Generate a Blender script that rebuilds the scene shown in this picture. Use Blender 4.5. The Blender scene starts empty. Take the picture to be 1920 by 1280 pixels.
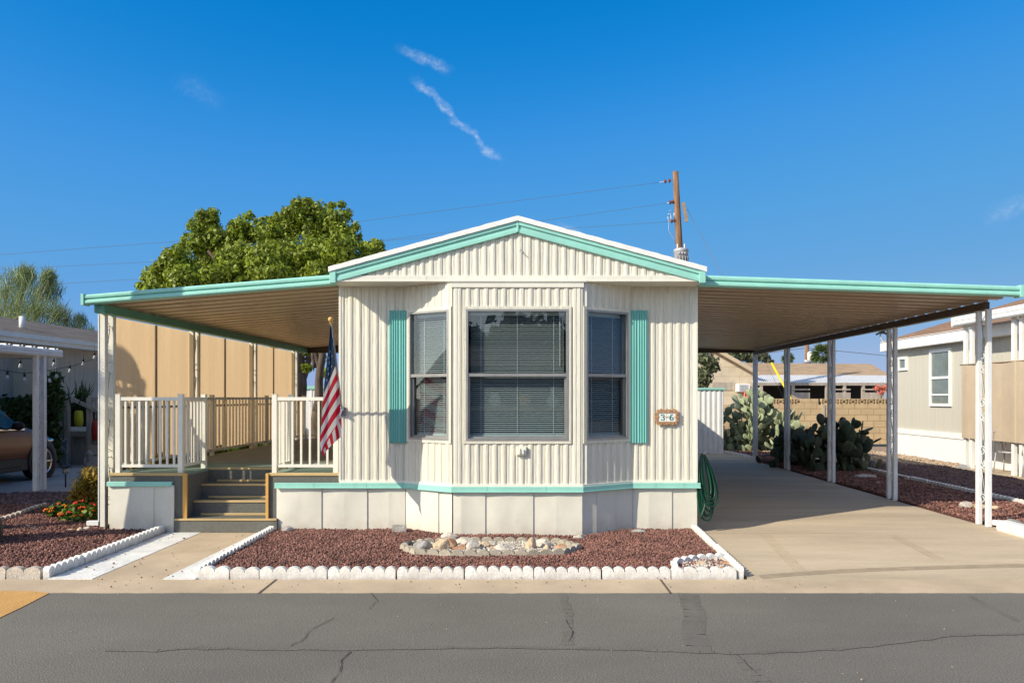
import bpy, math, random
import numpy as np
from mathutils import Vector, Matrix, noise as mnoise, Euler
random.seed(7)
RNG = np.random.default_rng(11)
C = bpy.context.scene.collection
D = bpy.data
PI = math.pi
F = 1418.0            # focal length in photo pixels
EYE = 1.6

def at(px, py, Y):
    return Vector(((px - 1000) / F * Y, Y, EYE - (py - 745) / F * Y))

# ------------------------------------------------------------------ materials
def mat(name, col, rough=.6, var=.12, scale=6., bump=0., bscale=60., metal=0., stretch=(1, 1, 1), spec=.4,
        island=0., col2=None, fine=0., fscale=90., blend=None, trans=0., dirt=None):
    m = D.materials.new(name); m.use_nodes = True
    nt = m.node_tree; N = nt.nodes; L = nt.links
    b = N['Principled BSDF']
    b.inputs['Roughness'].default_value = rough
    b.inputs['Metallic'].default_value = metal
    b.inputs['Specular IOR Level'].default_value = spec
    tc = N.new('ShaderNodeTexCoord'); mp = N.new('ShaderNodeMapping')
    mp.inputs['Scale'].default_value = stretch
    L.new(tc.outputs['Object'], mp.inputs['Vector'])
    n1 = N.new('ShaderNodeTexNoise'); n1.inputs['Scale'].default_value = scale; n1.inputs['Detail'].default_value = 6
    n1.inputs['Roughness'].default_value = .6
    L.new(mp.outputs[0], n1.inputs['Vector'])
    r = N.new('ShaderNodeValToRGB')
    c2 = col2 if col2 else tuple(min(1, c * (1 + var)) for c in col)
    c1 = tuple(c * (1 - var) for c in col) if not col2 else col
    r.color_ramp.elements[0].position = .35; r.color_ramp.elements[0].color = (*c1, 1)
    r.color_ramp.elements[1].position = .65; r.color_ramp.elements[1].color = (*c2, 1)
    L.new(n1.outputs['Fac'], r.inputs['Fac'])
    out = r.outputs['Color']
    def mul(out, fac_socket, lo, hi):
        mr = N.new('ShaderNodeMapRange'); mr.inputs['To Min'].default_value = lo; mr.inputs['To Max'].default_value = hi
        mr.inputs['From Min'].default_value = .25; mr.inputs['From Max'].default_value = .75
        L.new(fac_socket, mr.inputs['Value'])
        mx = N.new('ShaderNodeMix'); mx.data_type = 'RGBA'; mx.blend_type = 'MULTIPLY'; mx.inputs['Factor'].default_value = 1
        L.new(out, mx.inputs['A']); L.new(mr.outputs[0], mx.inputs['B'])
        return mx.outputs['Result']
    if fine:
        n2 = N.new('ShaderNodeTexNoise'); n2.inputs['Scale'].default_value = fscale; n2.inputs['Detail'].default_value = 3
        L.new(mp.outputs[0], n2.inputs['Vector'])
        out = mul(out, n2.outputs['Fac'], 1 - fine, 1 + fine)
    if island:
        g = N.new('ShaderNodeNewGeometry')
        mr = N.new('ShaderNodeMapRange'); mr.inputs['To Min'].default_value = 1 - island; mr.inputs['To Max'].default_value = 1 + island
        L.new(g.outputs['Random Per Island'], mr.inputs['Value'])
        mx = N.new('ShaderNodeMix'); mx.data_type = 'RGBA'; mx.blend_type = 'MULTIPLY'; mx.inputs['Factor'].default_value = 1
        L.new(out, mx.inputs['A']); L.new(mr.outputs[0], mx.inputs['B'])
        out = mx.outputs['Result']
    if dirt:
        sz = N.new('ShaderNodeSeparateXYZ'); L.new(tc.outputs['Object'], sz.inputs[0])
        nd = N.new('ShaderNodeTexNoise'); nd.inputs['Scale'].default_value = dirt[2]; nd.inputs['Detail'].default_value = 6; L.new(tc.outputs['Object'], nd.inputs['Vector'])
        zz = N.new('ShaderNodeMapRange'); zz.inputs['From Min'].default_value = 0; zz.inputs['From Max'].default_value = dirt[0]; zz.inputs['To Min'].default_value = 1; zz.inputs['To Max'].default_value = 0; L.new(sz.outputs['Z'], zz.inputs['Value'])
        sm_ = N.new('ShaderNodeMath'); sm_.operation = 'MULTIPLY_ADD'; sm_.inputs[1].default_value = 2.2; sm_.inputs[2].default_value = -.62; L.new(nd.outputs['Fac'], sm_.inputs[0])
        m2 = N.new('ShaderNodeMath'); m2.operation = 'MULTIPLY'; L.new(zz.outputs[0], m2.inputs[0]); L.new(sm_.outputs[0], m2.inputs[1]); m2.use_clamp = True
        m3 = N.new('ShaderNodeMath'); m3.operation = 'MULTIPLY'; m3.inputs[1].default_value = dirt[1]; L.new(m2.outputs[0], m3.inputs[0])
        mx = N.new('ShaderNodeMix'); mx.data_type = 'RGBA'; mx.inputs['B'].default_value = (*dirt[3], 1); L.new(m3.outputs[0], mx.inputs['Factor']); L.new(out, mx.inputs['A']); out = mx.outputs['Result']
    L.new(out, b.inputs['Base Color'])
    if bump:
        n3 = N.new('ShaderNodeTexNoise'); n3.inputs['Scale'].default_value = bscale; n3.inputs['Detail'].default_value = 4
        L.new(mp.outputs[0], n3.inputs['Vector'])
        bp = N.new('ShaderNodeBump'); bp.inputs['Strength'].default_value = bump; bp.inputs['Distance'].default_value = .02
        L.new(n3.outputs['Fac'], bp.inputs['Height']); L.new(bp.outputs[0], b.inputs['Normal'])
    if trans:
        tr = N.new('ShaderNodeBsdfTranslucent'); L.new(out, tr.inputs['Color'])
        ms = N.new('ShaderNodeMixShader'); ms.inputs[0].default_value = trans
        L.new(b.outputs[0], ms.inputs[1]); L.new(tr.outputs[0], ms.inputs[2])
        L.new(ms.outputs[0], N['Material Output'].inputs['Surface'])
    return m

M = {}
M['siding'] = mat('siding', (.69, .66, .56), .5, .06, 9., bump=.4, bscale=110, stretch=(1, 1, .05), fine=.09, fscale=140)
M['skirt'] = mat('skirt', (.68, .66, .575), .5, .05, 2., bump=.5, bscale=2.6, fine=.02, fscale=30, dirt=(.26, .55, 7., (.40, .30, .22)))
M['cream'] = mat('cream', (.74, .72, .635), .5, .04, 5., fine=.03)
M['mint'] = mat('mint', (.30, .63, .545), .45, .06, 4., fine=.04, fscale=40)
M['shutter'] = mat('shutter', (.17, .46, .42), .45, .08, 4., stretch=(1, 1, .15))
M['roofwhite'] = mat('roofwhite', (.82, .81, .79), .7, .06, 9., bump=.3, bscale=80, fine=.05)
M['white'] = mat('white', (.80, .80, .79), .45, .04, 5.)
M['whitepaint'] = mat('whitepaint', (.72, .72, .70), .8, .12, 4., bump=.25, bscale=50, fine=.08, fscale=60)
M['offwhite'] = mat('offwhite', (.76, .76, .75), .5, .06, 6.)
M['rail'] = mat('rail', (.77, .75, .665), .4, .04, 6.)
M['alum'] = mat('alum', (.33, .33, .32), .4, .08, 9., metal=.5)
M['greymetal'] = mat('greymetal', (.45, .45, .46), .5, .15, 9., metal=.3)
M['concrete'] = mat('concrete', (.50, .395, .275), .85, .13, 1.6, bump=.18, bscale=90, fine=.10, fscale=120)
M['driveway'] = mat('driveway', (.51, .415, .295), .85, .15, .9, bump=.2, bscale=70, stretch=(.35, 1.6, 1), fine=.08, fscale=45)
M['greydrive'] = mat('greydrive', (.38, .36, .34), .85, .10, 1.2, fine=.08)
M['ochre'] = mat('ochre', (.55, .31, .10), .85, .12, 2.2, bump=.2, fine=.12)
M['asphalt'] = mat('asphalt', (.158, .148, .128), .9, .14, .55, bump=.4, bscale=140, stretch=(.6, 1, 1), fine=.5, fscale=150)
M['tar'] = mat('tar', (.143, .134, .117), .85, .12, 3., bump=.4, bscale=90, fine=.25, fscale=110)
M['crack'] = mat('crack', (.045, .043, .04), .95, .1)
M['joint'] = mat('joint', (.11, .085, .065), .95, .2, 8.)
M['ledgejoint'] = mat('ledgejoint', (.66, .58, .47), .9, .1, 8.)
M['ground'] = mat('ground', (.33, .25, .19), .95, .15, 2., bump=.8, bscale=40, fine=.3, fscale=50)
M['lava'] = mat('lava', (.205, .100, .080), .9, .25, 3., island=.62, fine=.15, fscale=200)
M['lavabase'] = mat('lavabase', (.11, .05, .042), .95, .3, 20., bump=1., bscale=60)
M['purple'] = mat('purple', (.13, .085, .085), .9, .25, 3., island=.40)
M['purplebase'] = mat('purplebase', (.12, .08, .078), .95, .3, 25., bump=1., bscale=50, fine=.4, fscale=40)
M['tanstone'] = mat('tanstone', (.38, .29, .21), .9, .2, 3., island=.35)
M['edging'] = mat('edging', (.76, .76, .74), .75, .10, 9., bump=.2, bscale=60, fine=.10, fscale=50, dirt=(.14, .75, 16., (.33, .24, .18)))
M['greyedging'] = mat('greyedging', (.42, .375, .30), .85, .18, 6., bump=.4, bscale=70, fine=.14, fscale=60)
M['oldedging'] = mat('oldedging', (.52, .46, .39), .85, .18, 6., bump=.4, bscale=70, fine=.14, fscale=60)
M['rock_tan'] = mat('rock_tan', (.50, .36, .22), .85, .2, 9., bump=.6, bscale=30, col2=(.62, .50, .36))
M['rock_white'] = mat('rock_white', (.62, .58, .52), .85, .15, 9., bump=.6, bscale=30, col2=(.40, .35, .30))
M['rock_grey'] = mat('rock_grey', (.20, .19, .18), .85, .3, 9., bump=.6, bscale=30, col2=(.42, .40, .38))
M['rock_dark'] = mat('rock_dark', (.07, .07, .075), .7, .3, 9., bump=.6, bscale=30)
M['rock_red'] = mat('rock_red', (.38, .17, .09), .85, .2, 9., bump=.6, bscale=30, col2=(.52, .33, .2))
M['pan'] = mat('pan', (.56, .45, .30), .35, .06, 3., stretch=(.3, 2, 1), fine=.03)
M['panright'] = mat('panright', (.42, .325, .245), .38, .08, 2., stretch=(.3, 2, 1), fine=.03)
M['brownbeam'] = mat('brownbeam', (.085, .06, .045), .5, .1)
M['greenbeam'] = mat('greenbeam', (.10, .30, .22), .5, .08)
M['carpet'] = mat('carpet', (.165, .165, .148), .95, .10, 30., bump=.7, bscale=220, fine=.25, fscale=180)
M['deckgreen'] = mat('deckgreen', (.20, .29, .245), .8, .12, 5., bump=.2, bscale=60)
M['deckgrey'] = mat('deckgrey', (.26, .265, .235), .85, .15, 4., bump=.3, bscale=60, stretch=(1, 3, 1))
M['nosing'] = mat('nosing', (.50, .36, .17), .6, .15, 8., stretch=(.2, 1, 1))
M['ochrewood'] = mat('ochrewood', (.62, .34, .09), .6, .12, 8., stretch=(1, 1, .2))
M['screen'] = mat('screen', (.69, .50, .30), .9, .07, 1.6, bump=.25, bscale=9, stretch=(1, 1.5, .12), fine=.07, fscale=70, trans=.62)
M['screenseam'] = mat('screenseam', (.16, .11, .07), .8, .1)
M['tanscreen'] = mat('tanscreen', (.47, .38, .28), .9, .05, 3., fine=.05)
M['slat'] = mat('slat', (.50, .56, .57), .4, .03)
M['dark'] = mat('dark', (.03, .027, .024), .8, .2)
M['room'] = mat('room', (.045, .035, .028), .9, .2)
M['wood'] = mat('wood', (.13, .065, .033), .8, .25, 14., bump=.8, bscale=30, stretch=(1, 1, .08), col2=(.33, .19, .105), fine=.25, fscale=30)
M['woodplain'] = mat('woodplain', (.33, .22, .13), .7, .2, 7., stretch=(.2, 1, 1))
M['oldwood'] = mat('oldwood', (.40, .35, .29), .8, .2, 7., stretch=(1, 1, .2))
M['gold'] = mat('gold', (.62, .36, .10), .35, .1)
M['black'] = mat('black', (.012, .012, .013), .5, .1)
M['rubber'] = mat('rubber', (.018, .018, .018), .8, .1)
M['porcelain'] = mat('porcelain', (.80, .80, .77), .3, .05)
M['vasewhite'] = mat('vasewhite', (.80, .84, .86), .25, .05)
M['amber'] = mat('amber', (.70, .42, .10), .35, .25, 30.)
M['bronze'] = mat('bronze', (.40, .23, .12), .5, .3, 40.)
M['teal'] = mat('teal', (.0, .22, .19), .5, .05)
M['hose'] = mat('hose', (.003, .055, .03), .42, .1)
M['flagred'] = mat('flagred', (.60, .018, .045), .75, .06, trans=.15)
M['flagwhite'] = mat('flagwhite', (.82, .80, .76), .75, .04, trans=.15)
M['bark'] = mat('bark', (.105, .078, .058), .9, .3, 12., bump=.8, bscale=25, stretch=(1, 1, .3))
M['palebark'] = mat('palebark', (.24, .20, .16), .9, .3, 12., bump=.6, bscale=25, stretch=(1, 1, .3))
M['leaf'] = mat('leaf', (.235, .295, .028), .5, .22, 1.5, island=.5, trans=.35)
M['leafdark'] = mat('leafdark', (.05, .085, .022), .6, .25, 2., island=.4, trans=.2)
M['leafolive'] = mat('leafolive', (.135, .15, .075), .6, .2, 2., island=.4, trans=.2)
M['leafgrey'] = mat('leafgrey', (.23, .29, .12), .6, .2, 2., island=.4, trans=.2)
M['leafyellow'] = mat('leafyellow', (.30, .21, .02), .6, .25, 3., island=.5, trans=.3)
M['leafbright'] = mat('leafbright', (.10, .17, .02), .6, .25, 3., island=.5, trans=.25)
M['palmleaf'] = mat('palmleaf', (.09, .13, .035), .6, .25, 3., island=.3, trans=.2)
M['flowerred'] = mat('flowerred', (.75, .05, .015), .6, .15, island=.3)
M['flowerorange'] = mat('flowerorange', (.85, .24, .01), .6, .15, island=.3)
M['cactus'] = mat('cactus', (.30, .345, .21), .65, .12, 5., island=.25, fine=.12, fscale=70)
M['cactusshade'] = mat('cactusshade', (.055, .075, .045), .65, .2, 5., island=.45, fine=.15, fscale=60)  # darker copy of the cactus green, carport shade put into the colour
M['tanwall'] = mat('tanwall', (.56, .45, .32), .8, .05, 2., stretch=(1, 6, 1), fine=.03)
M['neighwall'] = mat('neighwall', (.50, .48, .42), .7, .04, 3., stretch=(1, 6, .1), fine=.05)
M['greywall'] = mat('greywall', (.44, .40, .35), .8, .08, 3., stretch=(1, 6, .1), fine=.08)
M['beigewall'] = mat('beigewall', (.68, .60, .46), .8, .06, 3.)
M['shingle'] = mat('shingle', (.145, .12, .10), .9, .25, 5., bump=.5, bscale=30, stretch=(.3, .3, 4), fine=.25, fscale=18)
M['shinglebrown'] = mat('shinglebrown', (.25, .15, .09), .9, .22, 5., bump=.5, bscale=30, stretch=(.3, .3, 4), fine=.25, fscale=18)
M['shingletan'] = mat('shingletan', (.40, .28, .17), .9, .2, 5., bump=.5, bscale=30, stretch=(.3, .3, 4), fine=.2, fscale=14)
M['coral'] = mat('coral', (.65, .2, .13), .8, .2)
M['yellow'] = mat('yellow', (.85, .55, .01), .5, .05)
M['lanternyellow'] = mat('lanternyellow', (.42, .40, .01), .5, .15)
M['lanternred'] = mat('lanternred', (.30, .02, .015), .5, .15)
M['carpaint'] = mat('carpaint', (.17, .055, .013), .35, .04, metal=.25, spec=.35)
M['carpaint'].node_tree.nodes['Principled BSDF'].inputs['Coat Weight'].default_value = .2
M['carpaint'].node_tree.nodes['Principled BSDF'].inputs['Coat Roughness'].default_value = .04
M['darkglass'] = mat('darkglass', (.012, .016, .014), .05, .02, spec=.3)
M['chrome'] = mat('chrome', (.6, .6, .62), .15, .02, metal=1.)
M['rust'] = mat('rust', (.20, .06, .03), .7, .3)
M['porcelainbrown'] = mat('porcelainbrown', (.13, .035, .02), .35, .2)
M['cable'] = mat('cable', (.13, .13, .135), .7, .1)
M['bulb'] = mat('bulb', (.45, .45, .43), .15, .02)

def glass_mat(name, fac, tint):
    m = D.materials.new(name); m.use_nodes = True
    nt = m.node_tree; N = nt.nodes; L = nt.links
    N.remove(N['Principled BSDF'])
    t = N.new('ShaderNodeBsdfTransparent'); t.inputs['Color'].default_value = (*tint, 1)
    g = N.new('ShaderNodeBsdfGlossy'); g.inputs['Roughness'].default_value = .0; g.inputs['Color'].default_value = (1, 1, 1, 1)
    ge = N.new('ShaderNodeNewGeometry'); dt = N.new('ShaderNodeVectorMath'); dt.operation = 'DOT_PRODUCT'
    L.new(ge.outputs['Incoming'], dt.inputs[0]); L.new(ge.outputs['Normal'], dt.inputs[1])
    def ma(op, a, b=None):
        n = N.new('ShaderNodeMath'); n.operation = op
        for i, x in enumerate((a, b)):
            if x is None: continue
            if isinstance(x, (int, float)): n.inputs[i].default_value = x
            else: L.new(x, n.inputs[i])
        return n.outputs[0]
    fres = ma('MULTIPLY', ma('POWER', ma('SUBTRACT', 1., ma('MINIMUM', ma('ABSOLUTE', dt.outputs['Value']), 1.)), 5.), .96)
    nz = N.new('ShaderNodeTexNoise'); nz.inputs['Scale'].default_value = 1.3; nz.inputs['Detail'].default_value = 0
    tc = N.new('ShaderNodeTexCoord'); L.new(tc.outputs['Object'], nz.inputs['Vector'])
    bp = N.new('ShaderNodeBump'); bp.inputs['Strength'].default_value = .02; bp.inputs['Distance'].default_value = .01
    L.new(nz.outputs['Fac'], bp.inputs['Height']); L.new(bp.outputs[0], g.inputs['Normal'])
    ad = N.new('ShaderNodeMath'); ad.operation = 'ADD'; ad.use_clamp = True; ad.inputs[1].default_value = fac
    L.new(fres, ad.inputs[0])
    ms = N.new('ShaderNodeMixShader'); L.new(ad.outputs[0], ms.inputs[0]); L.new(t.outputs[0], ms.inputs[1]); L.new(g.outputs[0], ms.inputs[2])
    L.new(ms.outputs[0], N['Material Output'].inputs['Surface'])
    return m
M['glass'] = glass_mat('glass', .045, (.90, .93, .93))

def flag_mat():
    m = D.materials.new('flagcloth'); m.use_nodes = True
    nt = m.node_tree; N = nt.nodes; L = nt.links
    b = N['Principled BSDF']; b.inputs['Roughness'].default_value = .8; b.inputs['Specular IOR Level'].default_value = .2
    uv = N.new('ShaderNodeUVMap'); uv.uv_map = 'flag'
    sp = N.new('ShaderNodeSeparateXYZ'); L.new(uv.outputs[0], sp.inputs[0])
    md = N.new('ShaderNodeMath'); md.operation = 'FLOORED_MODULO'; md.inputs[1].default_value = 2.; L.new(sp.outputs['Y'], md.inputs[0])
    gt = N.new('ShaderNodeMath'); gt.operation = 'GREATER_THAN'; gt.inputs[1].default_value = 1.; L.new(md.outputs[0], gt.inputs[0])
    mx = N.new('ShaderNodeMix'); mx.data_type = 'RGBA'
    mx.inputs['A'].default_value = (.62, .016, .045, 1); mx.inputs['B'].default_value = (.80, .77, .75, 1)
    L.new(gt.outputs[0], mx.inputs['Factor'])
    g2 = N.new('ShaderNodeMath'); g2.operation = 'GREATER_THAN'; g2.inputs[1].default_value = 0.; L.new(sp.outputs['X'], g2.inputs[0])
    m2 = N.new('ShaderNodeMix'); m2.data_type = 'RGBA'; m2.inputs['B'].default_value = (.018, .055, .13, 1)
    L.new(mx.outputs['Result'], m2.inputs['A']); L.new(g2.outputs[0], m2.inputs['Factor'])
    L.new(m2.outputs['Result'], b.inputs['Base Color'])
    tr = N.new('ShaderNodeBsdfTranslucent'); L.new(m2.outputs['Result'], tr.inputs['Color'])
    ms = N.new('ShaderNodeMixShader'); ms.inputs[0].default_value = .15
    L.new(b.outputs[0], ms.inputs[1]); L.new(tr.outputs[0], ms.inputs[2]); L.new(ms.outputs[0], N['Material Output'].inputs['Surface'])
    return m
M['flag'] = flag_mat()

def block_mat(name, col, mortar, w, h, axis='XZ', ms=.012):
    m = mat(name, col, .9, .08, 3., bump=.3, bscale=40, fine=.12, fscale=40)
    nt = m.node_tree; N = nt.nodes; L = nt.links; b = N['Principled BSDF']
    tc = N.new('ShaderNodeTexCoord'); sp = N.new('ShaderNodeSeparateXYZ'); cb = N.new('ShaderNodeCombineXYZ')
    L.new(tc.outputs['Object'], sp.inputs[0]); L.new(sp.outputs[axis[0]], cb.inputs[0]); L.new(sp.outputs[axis[1]], cb.inputs[1])
    br = N.new('ShaderNodeTexBrick'); br.inputs['Scale'].default_value = 1.; br.inputs['Brick Width'].default_value = w
    br.inputs['Row Height'].default_value = h; br.inputs['Mortar Size'].default_value = ms
    br.inputs['Color1'].default_value = (1, 1, 1, 1); br.inputs['Color2'].default_value = (.9, .9, .9, 1)
    br.inputs['Mortar'].default_value = (*mortar, 1)
    L.new(cb.outputs[0], br.inputs['Vector'])
    old = b.inputs['Base Color'].links[0].from_socket
    mx = N.new('ShaderNodeMix'); mx.data_type = 'RGBA'; mx.blend_type = 'MULTIPLY'; mx.inputs['Factor'].default_value = 1
    L.new(old, mx.inputs['A']); L.new(br.outputs['Color'], mx.inputs['B']); L.new(mx.outputs['Result'], b.inputs['Base Color'])
    return m
M['blockwall'] = block_mat('blockwall', (.56, .42, .25), (.62, .58, .55), .42, .205)
M['farwall'] = block_mat('farwall', (.62, .53, .40), (.7, .66, .62), 1.6, .42)

# ------------------------------------------------------------------ mesh builder
class MB:
    def __init__(s): s.v = []; s.f = []; s.mi = []; s.sm = []
    def add(s, vs, fs, mi=0, smooth=False):
        o = len(s.v); s.v.extend([tuple(v) for v in vs])
        for f in fs: s.f.append(tuple(i + o for i in f)); s.mi.append(mi); s.sm.append(smooth)
    def quad(s, a, b, c, d, mi=0): s.add([a, b, c, d], [(0, 1, 2, 3)], mi)
    def box(s, x0, x1, y0, y1, z0, z1, mi=0):
        v = [(x0, y0, z0), (x1, y0, z0), (x1, y1, z0), (x0, y1, z0), (x0, y0, z1), (x1, y0, z1), (x1, y1, z1), (x0, y1, z1)]
        s.add(v, [(3, 2, 1, 0), (4, 5, 6, 7), (0, 1, 5, 4), (1, 2, 6, 5), (2, 3, 7, 6), (3, 0, 4, 7)], mi)
    def bar(s, p, q, w, h, mi=0, up=(0, 0, 1)):
        p = Vector(p); q = Vector(q); d = (q - p).normalized(); up = Vector(up)
        if abs(d.dot(up)) > .97: up = Vector((0, 1, 0))
        r = d.cross(up).normalized(); u = r.cross(d).normalized()
        v = [p + r * (a * w / 2) + u * (b * h / 2) for a, b in ((-1, -1), (1, -1), (1, 1), (-1, 1))]
        v += [x + (q - p) for x in v]
        s.add(v, [(0, 1, 2, 3), (7, 6, 5, 4), (0, 4, 5, 1), (1, 5, 6, 2), (2, 6, 7, 3), (3, 7, 4, 0)], mi)
    def tube(s, path, rad, n=8, mi=0, cap=True, smooth=True):
        P = [Vector(p) for p in path]; m = len(P)
        R = rad if isinstance(rad, (list, tuple)) else [rad] * m
        vs = []; prev = None
        for i in range(m):
            d = (P[min(i + 1, m - 1)] - P[max(i - 1, 0)])
            d = d.normalized() if d.length > 1e-9 else Vector((0, 0, 1))
            if prev is None:
                a = Vector((0, 0, 1)) if abs(d.z) < .9 else Vector((1, 0, 0)); u = d.cross(a).normalized()
            else:
                u = prev - d * prev.dot(d); u = u.normalized() if u.length > 1e-6 else d.orthogonal().normalized()
            prev = u; w = d.cross(u)
            for k in range(n):
                t = 2 * PI * k / n; vs.append(P[i] + (u * math.cos(t) + w * math.sin(t)) * R[i])
        fs = [(i * n + k, i * n + (k + 1) % n, (i + 1) * n + (k + 1) % n, (i + 1) * n + k) for i in range(m - 1) for k in range(n)]
        if cap: fs += [tuple(reversed(range(n))), tuple(range((m - 1) * n, m * n))]
        s.add(vs, fs, mi, smooth)
    def lathe(s, prof, c, n=16, mi=0, axis=None, smooth=True):
        c = Vector(c); Mx = Matrix.Identity(3)
        if axis is not None: Mx = Vector((0, 0, 1)).rotation_difference(Vector(axis)).to_matrix()
        vs = []
        for r, z in prof:
            for k in range(n):
                t = 2 * PI * k / n; vs.append(c + Mx @ Vector((r * math.cos(t), r * math.sin(t), z)))
        m = len(prof)
        fs = [(i * n + k, i * n + (k + 1) % n, (i + 1) * n + (k + 1) % n, (i + 1) * n + k) for i in range(m - 1) for k in range(n)]
        fs += [tuple(reversed(range(n))), tuple(range((m - 1) * n, m * n))]
        s.add(vs, fs, mi, smooth)
    def ball(s, c, r, n=10, mi=0, rot=None):
        r = r if isinstance(r, (tuple, list)) else (r, r, r); c = Vector(c)
        vs = []; m = max(4, n // 2 + 1)
        for i in range(m + 1):
            a = PI * i / m
            for k in range(n):
                t = 2 * PI * k / n
                p = Vector((r[0] * math.sin(a) * math.cos(t), r[1] * math.sin(a) * math.sin(t), r[2] * math.cos(a)))
                vs.append(c + (rot @ p if rot else p))
        fs = [(i * n + k, (i + 1) * n + k, (i + 1) * n + (k + 1) % n, i * n + (k + 1) % n) for i in range(m) for k in range(n)]
        s.add(vs, fs, mi, True)
    def prism(s, poly, vec, mi=0, smooth=False):
        P = [Vector(p) for p in poly]; n = len(P); v = Vector(vec)
        s.add(P + [p + v for p in P], [tuple(range(n)), tuple(reversed(range(n, 2 * n)))] + [(i, i + n, (i + 1) % n + n, (i + 1) % n) for i in range(n)], mi, smooth)
    def build(s, name, mats, parent=None, bevel=0.):
        return link_mesh(name, s.v, s.f, mats, parent, s.mi, s.sm, bevel)

ORI = {}
def link_mesh(name, v, f, mats, parent=None, mi=None, sm=None, bevel=0., origin=None):
    me = D.meshes.new(name)
    if parent is not None: o0 = ORI[parent.name]
    elif origin is not None: o0 = Vector(origin)
    else:
        A = np.array(v, dtype=float)
        o0 = Vector((float((A[:, 0].min() + A[:, 0].max()) / 2), float((A[:, 1].min() + A[:, 1].max()) / 2), float(A[:, 2].min())))
    vv = [(a[0] - o0.x, a[1] - o0.y, a[2] - o0.z) for a in v]
    me.from_pydata(vv, [], f)
    mats = mats if isinstance(mats, (list, tuple)) else [mats]
    for m in mats: me.materials.append(M[m] if isinstance(m, str) else m)
    if mi: me.polygons.foreach_set('material_index', mi)
    if sm: me.polygons.foreach_set('use_smooth', sm)
    me.validate(); me.update()
    o = D.objects.new(name, me); C.objects.link(o)
    if parent is not None: o.parent = parent
    else: o.location = o0
    ORI[o.name] = o0
    if bevel:
        b = o.modifiers.new('edge', 'BEVEL'); b.width = bevel; b.segments = 2; b.limit_method = 'ANGLE'; b.angle_limit = math.radians(40)
    return o

def np_mesh(name, V, Fc, mats, parent=None, origin=None, smooth=False, mi=None):
    """fast mesh from numpy arrays; all faces with the same corner count"""
    me = D.meshes.new(name)
    o0 = ORI[parent.name] if parent is not None else Vector(origin if origin is not None else (0, 0, 0))
    V = V - np.array(o0)[None, :]
    k = Fc.shape[1]
    me.vertices.add(len(V)); me.vertices.foreach_set('co', V.astype(np.float32).ravel())
    me.loops.add(Fc.size); me.loops.foreach_set('vertex_index', Fc.astype(np.int32).ravel())
    me.polygons.add(len(Fc)); me.polygons.foreach_set('loop_start', np.arange(0, Fc.size, k, dtype=np.int32))
    me.polygons.foreach_set('loop_total', np.full(len(Fc), k, dtype=np.int32))
    for m in (mats if isinstance(mats, (list, tuple)) else [mats]): me.materials.append(M[m])
    if mi is not None: me.polygons.foreach_set('material_index', np.asarray(mi, dtype=np.int32))
    if smooth: me.polygons.foreach_set('use_smooth', np.ones(len(Fc), dtype=bool))
    me.update(calc_edges=True); me.validate()
    o = D.objects.new(name, me); C.objects.link(o)
    if parent is not None: o.parent = parent
    else: o.location = o0
    ORI[o.name] = o0
    return o

def tag(o, label, cat, group=None):
    o['label'] = label; o['category'] = cat
    if group: o['group'] = group
    return o
def structure(o): o['kind'] = 'structure'; return o
def stuff(o, label=None, cat=None):
    o['kind'] = 'stuff'
    if label: o['label'] = label; o['category'] = cat
    return o
def thing(name, loc, label, cat, group=None):
    o = D.objects.new(name, None); C.objects.link(o); o.location = loc; o.empty_display_size = .2
    ORI[o.name] = Vector(loc)
    return tag(o, label, cat, group)

def offset_poly(pts, d):
    out = []; n = len(pts)
    def nrm(a, b):
        dx, dy = b[0] - a[0], b[1] - a[1]; l = math.hypot(dx, dy); return (dy / l, -dx / l)
    for i in range(n):
        ns = []
        if i > 0: ns.append(nrm(pts[i - 1], pts[i]))
        if i < n - 1: ns.append(nrm(pts[i], pts[i + 1]))
        if len(ns) == 1: nx, ny = ns[0]; k = d
        else:
            nx, ny = ns[0][0] + ns[1][0], ns[0][1] + ns[1][1]; l = math.hypot(nx, ny); nx /= l; ny /= l
            k = d / max(.3, nx * ns[0][0] + ny * ns[0][1])
        out.append((pts[i][0] + nx * k, pts[i][1] + ny * k))
    return out
def band(mb, pts, z0, z1, d0, d1, mi=0):
    a = offset_poly(pts, d0); b = offset_poly(pts, d1); n = len(pts)
    v = [(*p, z0) for p in b] + [(*p, z1) for p in b] + [(*p, z0) for p in a] + [(*p, z1) for p in a]
    fs = []
    for i in range(n - 1):
        fs += [(i, i + 1, n + i + 1, n + i), (n + i, n + i + 1, 3 * n + i + 1, 3 * n + i), (2 * n + i + 1, 2 * n + i, 3 * n + i, 3 * n + i + 1), (2 * n + i, 2 * n + i + 1, i + 1, i)]
    fs += [(0, n, 3 * n, 2 * n), (n - 1, 3 * n - 1, 4 * n - 1, 2 * n - 1)]
    mb.add(v, fs, mi)

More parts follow.
